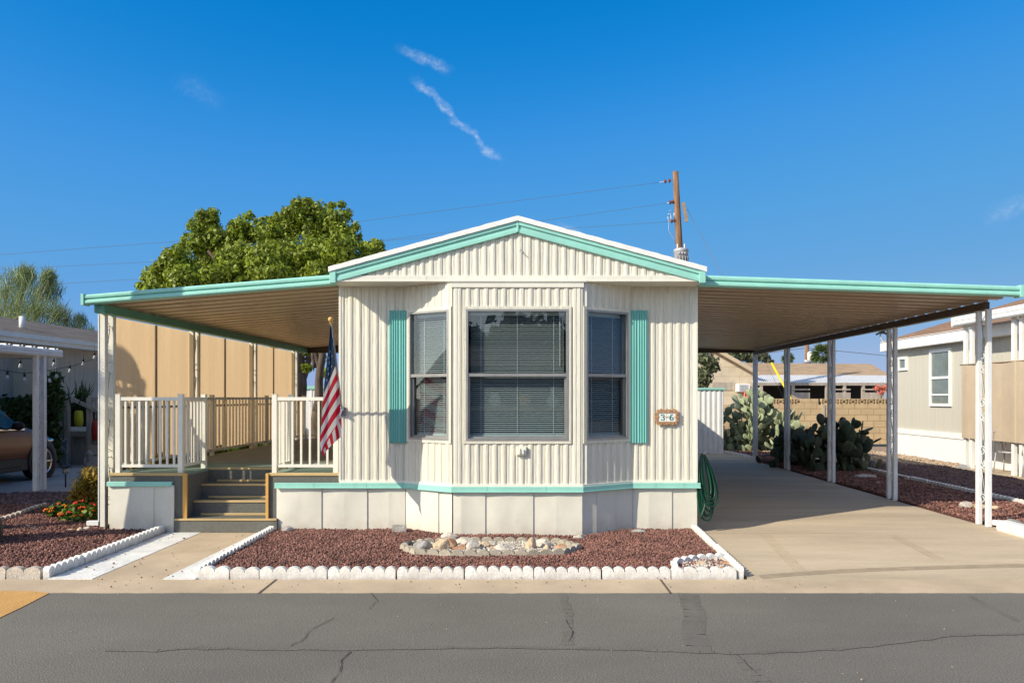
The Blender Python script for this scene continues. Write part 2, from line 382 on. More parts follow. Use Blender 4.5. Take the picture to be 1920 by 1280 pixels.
PROFILE = [(0, 0), (.003, .004), (.009, .0078), (.018, .0106), (.030, .0118), (.042, .0106), (.051, .0078), (.057, .004), (.060, 0), (.066, -.0005), (.073, .0012), (.080, .0012), (.087, .0), (.094, .0005), (.098, -.0022)]
PERIOD = .101
def siding(mb, A, B, ztop, zbot, holes=(), mi=0, prof=PROFILE, per=PERIOD, phase=0.):
    A = Vector((*A, 0)); B = Vector((*B, 0)); L = (B - A).length; d = (B - A) / L; n = Vector((d.y, -d.x, 0))
    zt = ztop if callable(ztop) else (lambda s: ztop); zb = zbot if callable(zbot) else (lambda s: zbot)
    cuts = []
    k = -1
    while k * per < L + per:
        for u, o in prof:
            s = k * per + u + phase
            if 0 < s < L: cuts.append((s, o))
        k += 1
    def off(s):
        u = (s - phase) % per
        for (u0, o0), (u1, o1) in zip(prof, prof[1:] + [(per, prof[0][1])]):
            if u0 <= u <= u1: return o0 + (o1 - o0) * (u - u0) / max(1e-6, u1 - u0)
        return 0
    for s in [0, L] + [h for ho in holes for h in ho[:2]]: cuts.append((s, off(s)))
    cuts.sort()
    for (s0, o0), (s1, o1) in zip(cuts, cuts[1:]):
        if s1 - s0 < 1e-5: continue
        mid = (s0 + s1) / 2
        spans = [(zb, zt)]
        for h in holes:
            if h[0] < mid < h[1]: spans = [(zb, lambda s, z=h[2]: z), (lambda s, z=h[3]: z, zt)]
        p0 = A + d * s0 + n * o0; p1 = A + d * s1 + n * o1
        for lo, hi in spans:
            if hi(mid) - lo(mid) < .002: continue
            mb.quad((p0.x, p0.y, lo(s0)), (p1.x, p1.y, lo(s1)), (p1.x, p1.y, hi(s1)), (p0.x, p0.y, hi(s0)), mi)

def flat_sheet(name, poly, z, m, thick=.03):
    mb = MB(); mb.prism([(x, y, z - thick) for x, y in poly], (0, 0, thick)); return structure(mb.build(name, m))
def ribbon(mb, pts, w, z, jit=0., mi=0):
    for i in range(len(pts) - 1):
        a = Vector((*pts[i], z)); b = Vector((*pts[i + 1], z)); d = (b - a).normalized(); r = Vector((d.y, -d.x, 0))
        w0 = w * (1 + random.uniform(-jit, jit)) / 2; w1 = w * (1 + random.uniform(-jit, jit)) / 2
        mb.quad(a - r * w0, b - r * w1, b + r * w1, a + r * w0, mi)
def gxy(px, py): Y = EYE * F / (py - 745); return ((px - 1000) / F * Y, Y)

# ------------------------------------------------------------------ camera, light, sky
cam = D.cameras.new('camera'); co = D.objects.new('camera', cam); C.objects.link(co)
co.location = (0, 0, EYE); co.rotation_euler = (PI / 2, 0, 0)
cam.sensor_fit = 'HORIZONTAL'; cam.sensor_width = 36; cam.lens = 36 * F / 1920
cam.shift_x = -40 / 1920; cam.shift_y = 105 / 1920; cam.clip_end = 3000; cam.clip_start = .05
bpy.context.scene.camera = co
SUN = Vector((.55, .367, -.42)).normalized()
sl = D.lights.new('sun', 'SUN'); sl.energy = 4.25; sl.angle = math.radians(.5); sl.color = (1, .90, .72)
so = D.objects.new('sun', sl); C.objects.link(so); so.rotation_euler = SUN.to_track_quat('-Z', 'Y').to_euler(); so.location = (-20, -15, 20)
w = D.worlds.new('World'); bpy.context.scene.world = w; w.use_nodes = True
NT = w.node_tree; N = NT.nodes; L = NT.links
sky = N.new('ShaderNodeTexSky'); sky.sky_type = 'NISHITA'; sky.sun_disc = False
sky.sun_elevation = math.asin(-SUN.z); sky.sun_rotation = math.atan2(-SUN.x, -SUN.y) % (2 * PI)
sky.air_density = 1.0; sky.dust_density = .15; sky.ozone_density = 3.2; sky.altitude = 300
bg = N['Background']; bg.inputs['Strength'].default_value = .15
def vm(op, a, b=None):
    n = N.new('ShaderNodeMath'); n.operation = op
    for i, x in enumerate((a, b)):
        if x is None: continue
        if isinstance(x, (int, float)): n.inputs[i].default_value = x
        else: L.new(x, n.inputs[i])
    return n.outputs[0]
def rng(x, a, b, c=0., d=1.):
    n = N.new('ShaderNodeMapRange'); n.interpolation_type = 'SMOOTHSTEP'
    n.inputs['From Min'].default_value = a; n.inputs['From Max'].default_value = b; n.inputs['To Min'].default_value = c; n.inputs['To Max'].default_value = d
    L.new(x, n.inputs['Value']); return n.outputs[0]
tcw = N.new('ShaderNodeTexCoord'); sw = N.new('ShaderNodeSeparateXYZ'); L.new(tcw.outputs['Generated'], sw.inputs[0])
yy = vm('MAXIMUM', sw.outputs['Y'], .05); fwd = rng(sw.outputs['Y'], .1, .3)
uu = vm('DIVIDE', sw.outputs['X'], yy); vv_ = vm('DIVIDE', sw.outputs['Z'], yy)
cb = N.new('ShaderNodeCombineXYZ'); L.new(uu, cb.inputs[0]); L.new(vv_, cb.inputs[1])
def cloud_noise(scale, detail=8):
    n = N.new('ShaderNodeTexNoise'); n.inputs['Scale'].default_value = scale; n.inputs['Detail'].default_value = detail; n.inputs['Roughness'].default_value = .6
    L.new(cb.outputs[0], n.inputs['Vector']); return n.outputs['Fac']
nA = cloud_noise(24, 4); nB = cloud_noise(60, 8); nC = cloud_noise(140, 6)
def wisp(p, q, width, strength, wob=.035, power=1., lo=.38, hi=.7):
    """a thin cirrus streak between two sky directions (x/y, z/y)"""
    ax, ay = q[0] - p[0], q[1] - p[1]; l = math.hypot(ax, ay); ax /= l; ay /= l
    du = vm('SUBTRACT', uu, p[0]); dv = vm('SUBTRACT', vv_, p[1])
    along = vm('ADD', vm('MULTIPLY', du, ax), vm('MULTIPLY', dv, ay))
    cross = vm('SUBTRACT', vm('MULTIPLY', du, -ay), vm('MULTIPLY', dv, -ax))
    cross = vm('ADD', cross, vm('MULTIPLY', vm('SUBTRACT', nA, .5), wob))
    cross = vm('ADD', cross, vm('MULTIPLY', vm('SUBTRACT', nB, .5), wob * .45))
    a = rng(vm('ABSOLUTE', cross), width, 0)
    e = vm('MULTIPLY', rng(along, -.012, .02), rng(along, l + .006, l - .02))
    t = vm('MULTIPLY', rng(nC, lo, hi, .35, 1.), rng(nB, .25, .6, .3, 1.))
    return vm('MULTIPLY', vm('MULTIPLY', a, e), vm('MULTIPLY', t, strength))
def pdir(px, py): return ((px - 1000) / F, (745 - py) / F)
msum = wisp(pdir(778, 150), pdir(940, 304), .0085, .40)
msum = vm('ADD', msum, wisp(pdir(750, 92), pdir(846, 132), .0105, .34, .018))
msum = vm('ADD', msum, wisp(pdir(1850, 408), pdir(1940, 378), .016, .16, .03))
msum = vm('ADD', msum, wisp(pdir(335, 150), pdir(420, 200), .02, .07, .03))
msum = vm('ADD', msum, wisp(pdir(1050, 420), pdir(1090, 440), .008, .25, .01))
msum = vm('MULTIPLY', msum, fwd)
mxw = N.new('ShaderNodeMix'); mxw.data_type = 'RGBA'; mxw.inputs['B'].default_value = (4.3, 4.6, 5.0, 1)
hs = N.new('ShaderNodeHueSaturation'); hs.inputs['Hue'].default_value = .508; hs.inputs['Saturation'].default_value = 1.18; hs.inputs['Value'].default_value = 1.0
L.new(sky.outputs[0], hs.inputs['Color'])
c0 = N.new('ShaderNodeVectorMath'); c0.operation = 'SCALE'; c0.inputs['Scale'].default_value = .1; L.new(hs.outputs[0], c0.inputs[0])
rc = N.new('ShaderNodeRGBCurve'); L.new(c0.outputs[0], rc.inputs['Color'])
for ci, pts in enumerate((((0, 0), (.054, .0015), (.096, .027), (.25, .070), (.52, .135), (.70, .165), (1, .20)), ((0, 0), (.131, .098), (.214, .145), (.45, .180), (.75, .212), (1, .235)), ((0, 0), (.322, .29), (.449, .345), (.82, .335), (1, .33)))):
    cv = rc.mapping.curves[ci]
    for p_ in pts[1:-1]: cv.points.new(*p_)
    cv.points[0].location = pts[0]; cv.points[-1].location = pts[-1]
    for p_ in cv.points: p_.handle_type = 'AUTO_CLAMPED'
rc.mapping.use_clip = False; rc.mapping.update()
cd = N.new('ShaderNodeVectorMath'); cd.operation = 'SCALE'; cd.inputs['Scale'].default_value = 11.2; L.new(rc.outputs['Color'], cd.inputs[0])
# sky round the sun paled and brightened as added fill for the shadows
sky_fill = N.new('ShaderNodeHueSaturation'); sky_fill.inputs['Saturation'].default_value = .45; sky_fill.inputs['Value'].default_value = 1.15; L.new(sky.outputs[0], sky_fill.inputs['Color'])
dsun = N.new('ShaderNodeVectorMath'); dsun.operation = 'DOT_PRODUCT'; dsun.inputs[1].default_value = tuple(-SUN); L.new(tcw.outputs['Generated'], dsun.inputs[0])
hm = N.new('ShaderNodeMix'); hm.data_type = 'RGBA'; L.new(rng(dsun.outputs['Value'], .24, .62), hm.inputs['Factor']); L.new(cd.outputs[0], hm.inputs['A']); L.new(sky_fill.outputs[0], hm.inputs['B'])
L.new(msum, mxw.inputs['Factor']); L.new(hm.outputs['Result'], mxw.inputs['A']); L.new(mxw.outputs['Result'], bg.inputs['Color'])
vs = bpy.context.scene.view_settings
vs.view_transform = 'Standard'; vs.look = 'None'; vs.exposure = .38; vs.gamma = 1
cy = bpy.context.scene.cycles
cy.max_bounces = 10; cy.diffuse_bounces = 6; cy.transparent_max_bounces = 24; cy.caustics_reflective = False; cy.caustics_refractive = False
cy.use_denoising = True

# ------------------------------------------------------------------ ground, road, pavement
ROADY = 6.18
mb = MB(); mb.quad((-900, -900, -.04), (900, -900, -.04), (900, 900, -.04), (-900, 900, -.04))
structure(mb.build('ground', 'ground'))
# asphalt with a slightly ragged edge
mb = MB(); xs = np.arange(-14, 14.001, .04)
ed = [ROADY + .012 * mnoise.noise((x * 3, 0, 0)) + .012 * mnoise.noise((x * 14, 3, 0)) for x in xs]
for i in range(len(xs) - 1):
    x0, x1 = xs[i], xs[i + 1]
    mb.quad((x0, -5, .004), (x1, -5, .004), (x1, ed[i + 1], .004), (x0, ed[i], .004))
mb.quad((-60, -5, .004), (-14, -5, .004), (-14, ROADY, .004), (-60, ROADY, .004))
mb.quad((14, -5, .004), (60, -5, .004), (60, ROADY, .004), (14, ROADY, .004))
structure(mb.build('road', 'asphalt'))
# ochre painted apron corner at the road's left
ap = [gxy(-60, 1109), gxy(60, 1109), gxy(92, 1113), gxy(40, 1140), gxy(0, 1159), gxy(-120, 1215)]
mb = MB(); mb.prism([(x, y, .002) for x, y in ap], (0, 0, .007)); structure(mb.build('painted_kerb_apron', 'ochre'))
# tar seams and cracks
mb = MB()
def seam(pts, wd, z=.0075, j=.3):
    P = []
    for (a, b), (c, d) in zip(pts, pts[1:]):
        n = max(2, int(math.hypot(c - a, d - b) / .09))
        for i in range(n):
            t = i / n; P.append((a + (c - a) * t + random.uniform(-.012, .012), b + (d - b) * t + random.uniform(-.012, .012)))
    P.append(pts[-1]); ribbon(mb, P, wd, z, j)
seam([gxy(200, 1219), gxy(300, 1221), gxy(340, 1216), gxy(600, 1218), gxy(960, 1214), gxy(1230, 1220), gxy(1400, 1226), gxy(1560, 1218), gxy(1680, 1206), gxy(1780, 1192), gxy(1925, 1188)], .045)
seam([gxy(1290, 1113), gxy(1302, 1150), gxy(1300, 1190), gxy(1310, 1222)], .16, .0055, .04)
seam([gxy(1385, 1228), gxy(1410, 1256), gxy(1440, 1290)], .09, .0055)
seam([gxy(1055, 1115), gxy(1068, 1150), gxy(1065, 1210)], .07, .0055)
seam([gxy(1910, 1165), gxy(1860, 1140), gxy(1820, 1118)], .05, .0055)
structure(mb.build('road_tar_seam', 'tar'))
mb = MB()
seam([gxy(698, 1113), gxy(706, 1128), gxy(700, 1136), gxy(694, 1144)], .006, .0095, .7)
seam([gxy(625, 1160), gxy(585, 1180), gxy(562, 1204), gxy(545, 1213)], .004, .0095, .7)
seam([gxy(660, 1222), gxy(642, 1240), gxy(636, 1262), gxy(620, 1282)], .006, .0095, .7)
seam([gxy(1060, 1165), gxy(1074, 1185), gxy(1066, 1204)], .005, .0095, .7)
seam([gxy(1384, 1228), gxy(1402, 1250), gxy(1418, 1262)], .005, .0095, .7)
structure(mb.build('road_crack', 'crack'))
# pavement strip, path and driveway
flat_sheet('pavement', [(-9.5, ROADY - .08), (14, ROADY - .08), (14, 6.66), (-9.5, 6.66)], 0., 'concrete')
mb = MB()
ribbon(mb, [gxy(518, 1086), gxy(484, 1113)], .018, .004); ribbon(mb, [gxy(1238, 1086), gxy(1258, 1113)], .018, .004)
structure(mb.build('pavement_joint', 'joint'))
flat_sheet('front_path', [(-3.88, 6.66), (-3.27, 6.66), (-3.27, 8.97), (-3.93, 8.97)], .002, 'concrete')
flat_sheet('path_border', [(-4.27, 6.66), (-3.885, 6.66), (-3.935, 8.97), (-4.33, 8.97)], .006, 'whitepaint')
flat_sheet('path_border.001', [(-3.265, 6.66), (-2.98, 6.66), (-3.03, 8.97), (-3.265, 8.97)], .006, 'whitepaint')
flat_sheet('driveway', [(1.90, 6.66), (7.6, 6.66), (7.1, 7.6), (6.3, 8.55), (5.78, 9.1), (5.62, 9.6), (5.6, 15), (5.6, 24), (1.97, 24), (1.97, 9)], .002, 'driveway')
mb = MB(); ribbon(mb, [(1.98, 8.93), (5.7, 8.88)], .012, .006); ribbon(mb, [(1.98, 14.2), (5.58, 14.2)], .012, .006)
structure(mb.build('driveway_joint', 'ledgejoint'))
M['tyremark'] = mat('tyremark', (.468, .378, .268), .85, .16, 6., fine=.15)
mb = MB()
def arc(pts, n=24):
    P = []
    for i in range(n + 1):
        t = i / n; a = [(pts[0][k] * (1 - t) ** 2 + 2 * pts[1][k] * t * (1 - t) + pts[2][k] * t * t) for k in (0, 1)]; P.append(tuple(a))
    return P
for o in (-.05, -.02, .012, .045):
    A0 = arc([gxy(1432, 1000), gxy(1462, 1030), gxy(1500, 1070)]); ribbon(mb, [(x + o, y) for x, y in A0], .011, .0045, .5)
    A0 = arc([gxy(1672, 1003), gxy(1716, 1025), gxy(1760, 1048)]); ribbon(mb, [(x + o, y) for x, y in A0], .011, .0045, .5)
for o in (-.06, -.03, 0., .03, .06):
    A0 = arc([gxy(1425, 1082), gxy(1560, 1067), gxy(1925, 1060)], 40); ribbon(mb, [(x, y + o) for x, y in A0], .012, .0045, .5)
structure(mb.build('driveway_tyre_mark', 'tyremark'))
flat_sheet('neighbour_driveway', [(-16, 11.4), (-7.3, 12.6), (-6.6, 14.5), (-6.6, 18.3), (-16, 18.3)], .01, 'greydrive')
flat_sheet('neighbour_patio', [(9.45, 9), (10.25, 9), (10.25, 17.2), (9.45, 17.2)], .03, 'concrete')

# ------------------------------------------------------------------ gravel beds
ICO_V = []; t_ = (1 + 5 ** .5) / 2
for a in (-1, 1):
    for b in (-t_, t_): ICO_V += [(a, b, 0), (0, a, b), (b, 0, a)]
ICO_V = np.array(ICO_V); ICO_V /= np.linalg.norm(ICO_V[0])
def ico_faces():
    fs = []; n = 12; dd = np.linalg.norm(ICO_V[:, None] - ICO_V[None], axis=2); e = dd[dd > .01].min() * 1.05
    for i in range(n):
        for j in range(i + 1, n):
            for k in range(j + 1, n):
                if dd[i, j] < e and dd[j, k] < e and dd[i, k] < e:
                    nn = np.cross(ICO_V[j] - ICO_V[i], ICO_V[k] - ICO_V[i])
                    fs.append((i, j, k) if nn @ ICO_V[i] > 0 else (i, k, j))
    return np.array(fs)
ICO_F = ico_faces()
def inside(P, poly):
    r = np.zeros(len(P), bool); n = len(poly); j = n - 1
    for i in range(n):
        xi, yi = poly[i]; xj, yj = poly[j]
        c = ((yi > P[:, 1]) != (yj > P[:, 1])) & (P[:, 0] < (xj - xi) * (P[:, 1] - yi) / (yj - yi + 1e-12) + xi)
        r ^= c; j = i
    return r
def stones(name, poly, n, r0, r1, z0, zv, m, label, base=None, flat=.85, basez=.02, avoid=None):
    A = np.array(poly); lo = A.min(0); hi = A.max(0)
    P = RNG.uniform(lo, hi, (int(n * 1.8), 2)); P = P[inside(P, poly)][:n]
    if avoid is not None: P = P[~inside(P, avoid)]
    k = len(P)
    rad = r0 + (r1 - r0) * RNG.random(k) ** 2
    S = rad[:, None] * RNG.uniform(.8, 1.2, (k, 3)); S[:, 2] *= flat
    V = ICO_V[None] * RNG.uniform(.75, 1.15, (k, 12, 1)) * S[:, None, :]
    a = RNG.uniform(0, 2 * PI, k); c, s = np.cos(a)[:, None], np.sin(a)[:, None]
    tl = RNG.uniform(-.6, .6, k); ct, st = np.cos(tl)[:, None], np.sin(tl)[:, None]
    y2 = V[:, :, 1] * ct - V[:, :, 2] * st; z2 = V[:, :, 1] * st + V[:, :, 2] * ct
    X = V[:, :, 0] * c - y2 * s; Y = V[:, :, 0] * s + y2 * c
    mound = np.array([mnoise.noise((p[0] * 1.3, p[1] * 1.3, 5)) for p in P]) * .02
    zc = z0 + RNG.random(k) * zv + mound
    V = np.stack([X + P[:, 0:1], Y + P[:, 1:2], z2 + zc[:, None]], 2).reshape(-1, 3)
    Fc = (ICO_F[None] + (np.arange(k) * 12)[:, None, None]).reshape(-1, 3)
    if base:
        mb = MB(); mb.prism([(x, y, -.03) for x, y in poly], (0, 0, .03 + basez)); structure(mb.build('bed_soil', base))
    c0 = A.mean(0)
    return stuff(np_mesh(name, V, Fc, m, origin=(c0[0], c0[1], 0)), label, 'gravel')
RING_C = (-.435, 7.78); RING_A = .94; RING_B = .37
def stadium(n=60, a=RING_A, b=RING_B, c=RING_C):
    P = []
    for i in range(n):
        t = 2 * PI * i / n; ct, st = math.cos(t), math.sin(t)
        P.append((c[0] + a * math.copysign(abs(ct) ** .6, ct), c[1] + b * math.copysign(abs(st) ** .75, st)))
    return P
front_bed = [(-2.96, 6.72), (1.86, 6.72), (1.90, 8.95), (1.2, 8.95), (.6, 8.56), (-.95, 8.56), (-1.5, 8.95), (-3.02, 8.95)]
stones('red_gravel', front_bed, 60000, .0075, .0155, .034, .022, 'lava', 'red lava gravel filling the bed in front of the mobile home', 'lavabase', avoid=stadium(40, .9, .33))
left_bed = [(-7.6, 6.78), (-4.385, 6.78), (-4.45, 8.95), (-5.15, 9.0), (-5.25, 11), (-8.2, 11.), (-8.4, 8.6)]
stones('red_gravel', left_bed, 46000, .008, .017, .028, .022, 'lava', 'red lava gravel in the bed beside the front path', 'lavabase')
right_bed = [(5.66, 9.7), (6.0, 9.0), (6.6, 8.5), (7.5, 8.6), (7.2, 10.2), (7.2, 18.2), (6.6, 22), (5.66, 22)]
stones('red_gravel', right_bed, 24000, .012, .025, .015, .03, 'lava', 'red lava gravel strip along the driveway under the carport posts', 'lavabase')
neigh_bed = [(7.32, 9.2), (9.4, 9.2), (9.4, 17.2), (7.9, 19.5), (7.32, 18)]
stones('purple_gravel', neigh_bed, 13000, .016, .034, .012, .02, 'purple', 'purple grey gravel between the scalloped edging and the neighbouring patio', 'purplebase')
purple_bed = [(-12, 10.4), (-8.7, 10.9), (-8.25, 10.95), (-5.3, 10.95), (-5.3, 14.0), (-7.3, 12.7), (-12, 11.9)]
stones('purple_gravel', purple_bed, 9000, .018, .04, .012, .02, 'purple', 'dark purple gravel beside the neighbouring concrete driveway', 'purplebase')
stones('tan_gravel', [(7.3, 18.3), (9.4, 17.3), (10.2, 17.3), (10.2, 25), (5.6, 25), (5.7, 22.2)], 9000, .02, .045, .0, .02, 'tanstone', 'pale tan gravel in front of the block wall')
stones('white_pebbles', [(x, y) for x, y in stadium(40, .86, .30)], 2600, .010, .024, .035, .03, 'rock_white', 'small white pebbles under the rocks inside the oval planter', 'lavabase', basez=.03)
stones('stray_gravel', [(-4.3, 6.3), (2.6, 6.3), (2.6, 6.72), (-4.3, 6.72)], 90, .003, .008, .008, .004, 'lava', 'stray red stones lying on the pavement in front of the bed')
stones('stray_gravel', [(-4.3, 6.7), (-3.0, 6.7), (-3.0, 8.9), (-4.3, 8.9)], 60, .004, .011, .010, .004, 'lava', 'stray red stones lying on the front path')
stones('road_grit', [(-5, 4), (5, 4), (6, 6.15), (-6, 6.15)], 260, .002, .0055, .006, .002, 'tanstone', 'loose pale grit on the asphalt road')
corner_tri = [(1.32, 6.74), (1.80, 6.74), (1.82, 7.28), (1.40, 7.12)]
stones('white_pebbles', corner_tri, 500, .010, .022, .03, .03, 'rock_white', 'white pebbles in the small corner planter', 'lavabase', basez=.028)

# ------------------------------------------------------------------ scalloped edging blocks
def edging_block(name, p, q, n, h, m, label, group, th=.055, base=.55):
    """a low concrete block with n rounded scallops along its top"""
    p = Vector((p[0] + random.uniform(-.006, .006), p[1] + random.uniform(-.006, .006), 0)); q = Vector((q[0] + random.uniform(-.006, .006), q[1] + random.uniform(-.006, .006), 0)); d = q - p; Lg = d.length; d.normalize(); nr = Vector((-d.y, d.x, 0))
    sw_ = Lg / n; top = [(0, 0)]
    hb = h * base
    for i in range(n):
        for k in range(0, 9):
            a = PI * k / 8; u = (i + .5) * sw_ - math.cos(a) * sw_ * .485; z = hb + (h - hb) * (math.sin(a) ** .8 if math.sin(a) > 0 else 0)
            top.append((u, z))
    top.append((Lg, 0))
    g = .004
    prof = [(min(max(u, g), Lg - g), z - .02 if z == 0 else z) for u, z in top]
    jz = random.uniform(-.004, .004); jt = random.uniform(-.012, .012)
    mb = MB(); P = [p + d * u + Vector((0, 0, z + (jz if z > 0 else 0))) + nr * (jt * (z / h)) for u, z in prof]
    c = P[0].copy()
    nP = len(P); Q = [x + nr * th for x in P]
    vs_ = P + Q; fs = [(i, i + nP, i + 1 + nP, i + 1) for i in range(nP - 1)] + [(nP - 1, 2 * nP - 1, nP, 0)]
    # front and back faces as strips (triangle fans per scallop stay planar)
    bot = []
    for S in (0, nP):
        base_i = len(vs_)
        for i in range(nP): vs_.append(p + d * prof[i][0] + Vector((0, 0, -.02)) + (nr * th if S else Vector()))
        for i in range(nP - 1):
            f = (base_i + i, base_i + i + 1, S + i + 1, S + i); fs.append(f if S == 0 else tuple(reversed(f)))
    mb.add(vs_, fs)
    o = mb.build(name, m, bevel=.006)
    return tag(o, label, 'edging block', group)
def edge_row(pts, scallops, h, m, labels, group, th=.055, base=.55):
    for (p, q), n, lb in zip(zip(pts, pts[1:]), scallops, labels): edging_block('edging_block', p, q, n, h, m, lb, group, th, base)
ORD = ['first', 'second', 'third', 'fourth', 'fifth', 'sixth', 'seventh', 'eighth', 'ninth', 'tenth', 'eleventh', 'twelfth', 'thirteenth', 'fourteenth']
fx = [-2.95, -2.685, -2.42, -1.823, -1.213, -.613, 0., .603, 1.215, 1.80]
edge_row([(x, 6.685) for x in fx], [2, 2, 5, 6, 6, 6, 6, 6, 5], .10, 'edging',
         ['short white two-scallop edging block at the path end of the front row', 'second short white two-scallop edging block from the path along the front row'] + ['long white scalloped edging block, %s from the path along the front of the gravel bed' % ORD[i] for i in range(2, 9)],
         'white edging blocks along the front of the gravel bed')
def line(p, q, n): return [(p[0] + (q[0] - p[0]) * i / n, p[1] + (q[1] - p[1]) * i / n) for i in range(n + 1)]
edge_row(line((-2.96, 6.70), (-3.03, 8.9), 4), [6] * 4, .10, 'edging', ['white scalloped edging block beside the path and red bed, %s from the pavement' % ORD[i] for i in range(4)], 'white edging blocks between path and gravel bed')
edge_row(line((1.87, 6.70), (1.93, 8.95), 4), [6] * 4, .10, 'edging', ['white scalloped edging block along the driveway edge, %s from the pavement' % ORD[i] for i in range(4)], 'white edging blocks along the driveway')
edge_row(line((-4.29, 6.70), (-4.36, 8.95), 4), [6] * 4, .10, 'edging', ['white scalloped edging block on the outer side of the path, %s from the pavement' % ORD[i] for i in range(4)], 'white edging blocks on the outer side of the path')
edge_row(line((-5.62, 6.70), (-4.36, 6.70), 4) , [2, 3, 3, 2], .10, 'oldedging', ['weathered concrete scalloped block by the pavement, %s towards the path' % ORD[i] for i in range(4)], 'weathered edging blocks at the pavement')
S8 = stadium(10, RING_A, RING_B)
RS = stadium(80)
def ring_points(n):
    L_ = [0]; Q = RS + [RS[0]]
    for a, b in zip(Q, Q[1:]): L_.append(L_[-1] + math.hypot(b[0] - a[0], b[1] - a[1]))
    out = []
    for i in range(n + 1):
        t = L_[-1] * i / n
        for k in range(len(L_) - 1):
            if L_[k] <= t <= L_[k + 1] + 1e-9:
                f = (t - L_[k]) / (L_[k + 1] - L_[k]); out.append((Q[k][0] + (Q[k + 1][0] - Q[k][0]) * f, Q[k][1] + (Q[k + 1][1] - Q[k][1]) * f)); break
    return out
rp = ring_points(12)
names12 = ['at the end nearest the driveway', 'at the rear corner nearest the driveway', 'third along the back towards the bay', 'at the middle of the back', 'fifth along the back', 'at the rear corner nearest the flag',
           'at the end nearest the path', 'at the front corner nearest the path', 'third along the front', 'at the middle of the front', 'fifth along the front', 'at the front corner nearest the driveway']
for i in range(12):
    a, b = rp[i], rp[i + 1]
    edging_block('edging_block', a, b, 3, .102, 'greyedging', 'grey scalloped block of the oval rock planter, ' + names12[i], 'grey blocks of the oval rock planter', .05, .60)
edge_row([(1.30, 6.78), (1.33, 7.02), (1.58, 7.20), (1.86, 7.28)], [2, 3, 3], .10, 'edging', ['short white block closing the corner pebble planter on the bed side', 'white scalloped block at the back of the corner pebble planter', 'white scalloped block joining corner planter and driveway edging'], 'white blocks round the corner planter')
edge_row(line((7.22, 9.6), (7.24, 16.9), 12), [6] * 12, .10, 'edging', ['white scalloped edging block on the boundary with the neighbouring lot, %s from the street' % ORD[i] for i in range(12)], 'white edging blocks along the lot boundary')
edge_row([gxy(-10, 986), gxy(20, 979), gxy(48, 969), gxy(70, 960), gxy(92, 954)], [3] * 4, .10, 'oldedging', ['weathered scalloped block curving round the flower bed, %s towards the flowers' % ORD[i] for i in range(4)], 'weathered edging blocks by the flowers')
edge_row([(5.62, 19.0), (5.62, 20.3), (5.45, 21.5)], [8, 8], .10, 'whitepaint', ['pale edging block below the big sunlit cactus, nearer the street', 'pale edging block below the big sunlit cactus, nearer the shed'], 'edging blocks by the sunlit cactus')

# ------------------------------------------------------------------ rocks
import bmesh
def rock(px, py, Y, wpx, hpx, m, label, group, z=None, seed=0, dep=.8):
    rx = wpx / F * Y / 2 * 1.12; rz = hpx / F * Y / 2 * 1.15
    bm = bmesh.new(); bmesh.ops.create_icosphere(bm, subdivisions=3, radius=1)
    rs = random.Random(seed * 7 + int(px)); planes = []
    for i in range(15):
        n = Vector((rs.gauss(0, 1), rs.gauss(0, 1), rs.gauss(0, 1))).normalized(); planes.append((n, rs.uniform(.52, .82)))
    off = Vector((seed * 3.1, px * .1, 0))
    for v in bm.verts:
        for n, d in planes:
            k = v.co.dot(n)
            if k > d: v.co -= n * (k - d) * .92
        v.co *= 1 + .10 * mnoise.noise(v.co * 1.7 + off) + .05 * mnoise.noise(v.co * 6 + off)
    ext = max(abs(v.co.x) for v in bm.verts); ez = max(abs(v.co.z) for v in bm.verts)
    c = at(px, py, Y)
    for v in bm.verts: v.co = Vector((v.co.x / ext * rx, v.co.y * rx * dep, v.co.z / ez * rz))
    me = D.meshes.new('rock'); bm.to_mesh(me); bm.free(); me.materials.append(M[m])
    o = D.objects.new('rock', me); C.objects.link(o); o.location = c
    return tag(o, label, 'rock', group)
G = 'rocks inside the oval planter'
rock(1040 + 127 - 100 - 24, 1027, 7.72, 30, 30, 'rock_tan', 'pale tan upright rock in the planter end nearest the driveway', G, seed=1) if False else None
def rk(cx, cy, Y, w, h, m, label, g, s): return rock(cx, cy, Y, w, h, m, label, g, seed=s)
# pixel centres from the photo
rk(792, 1023, 7.75, 34, 26, 'rock_grey', 'dark grey speckled rock at the flag end of the oval planter', G, 2)
rk(766, 1021, 7.85, 24, 18, 'rock_dark', 'small black rock at the flag end of the oval planter', G, 3)
rk(825, 1026, 7.68, 34, 32, 'rock_tan', 'tan pyramid-shaped rock in the oval planter', G, 4)
rk(846, 1022, 7.85, 28, 24, 'rock_red', 'orange brown rock behind the tan pyramid rock', G, 5)
rk(862, 1029, 7.66, 26, 16, 'rock_red', 'rusty red low rock at the front middle of the oval planter', G, 6)
rk(873, 1016, 8.0, 42, 20, 'rock_white', 'wide whitish rock at the back middle of the oval planter', G, 7)
rk(889, 1026, 7.7, 30, 26, 'rock_white', 'white sharp-edged rock at the middle of the oval planter', G, 8)
rk(908, 1022, 7.8, 20, 18, 'rock_tan', 'dark-striped tan rock right behind the white sharp-edged rock', G, 9)
rk(924, 1029, 7.72, 18, 14, 'rock_red', 'small brick red rock beside the large cream rock', G, 10)
rk(947, 1030, 7.68, 36, 20, 'rock_white', 'large cream rock at the front of the oval planter', G, 11)
rk(975, 1030, 7.75, 28, 15, 'rock_white', 'flat white rock beside the square orange rock', G, 12)
rk(996, 1023, 7.72, 21, 31, 'rock_tan', 'square orange upright rock standing in the oval planter', G, 13)
rk(1021, 1021, 7.85, 32, 20, 'rock_white', 'white rock behind the arrowhead rock', G, 14)
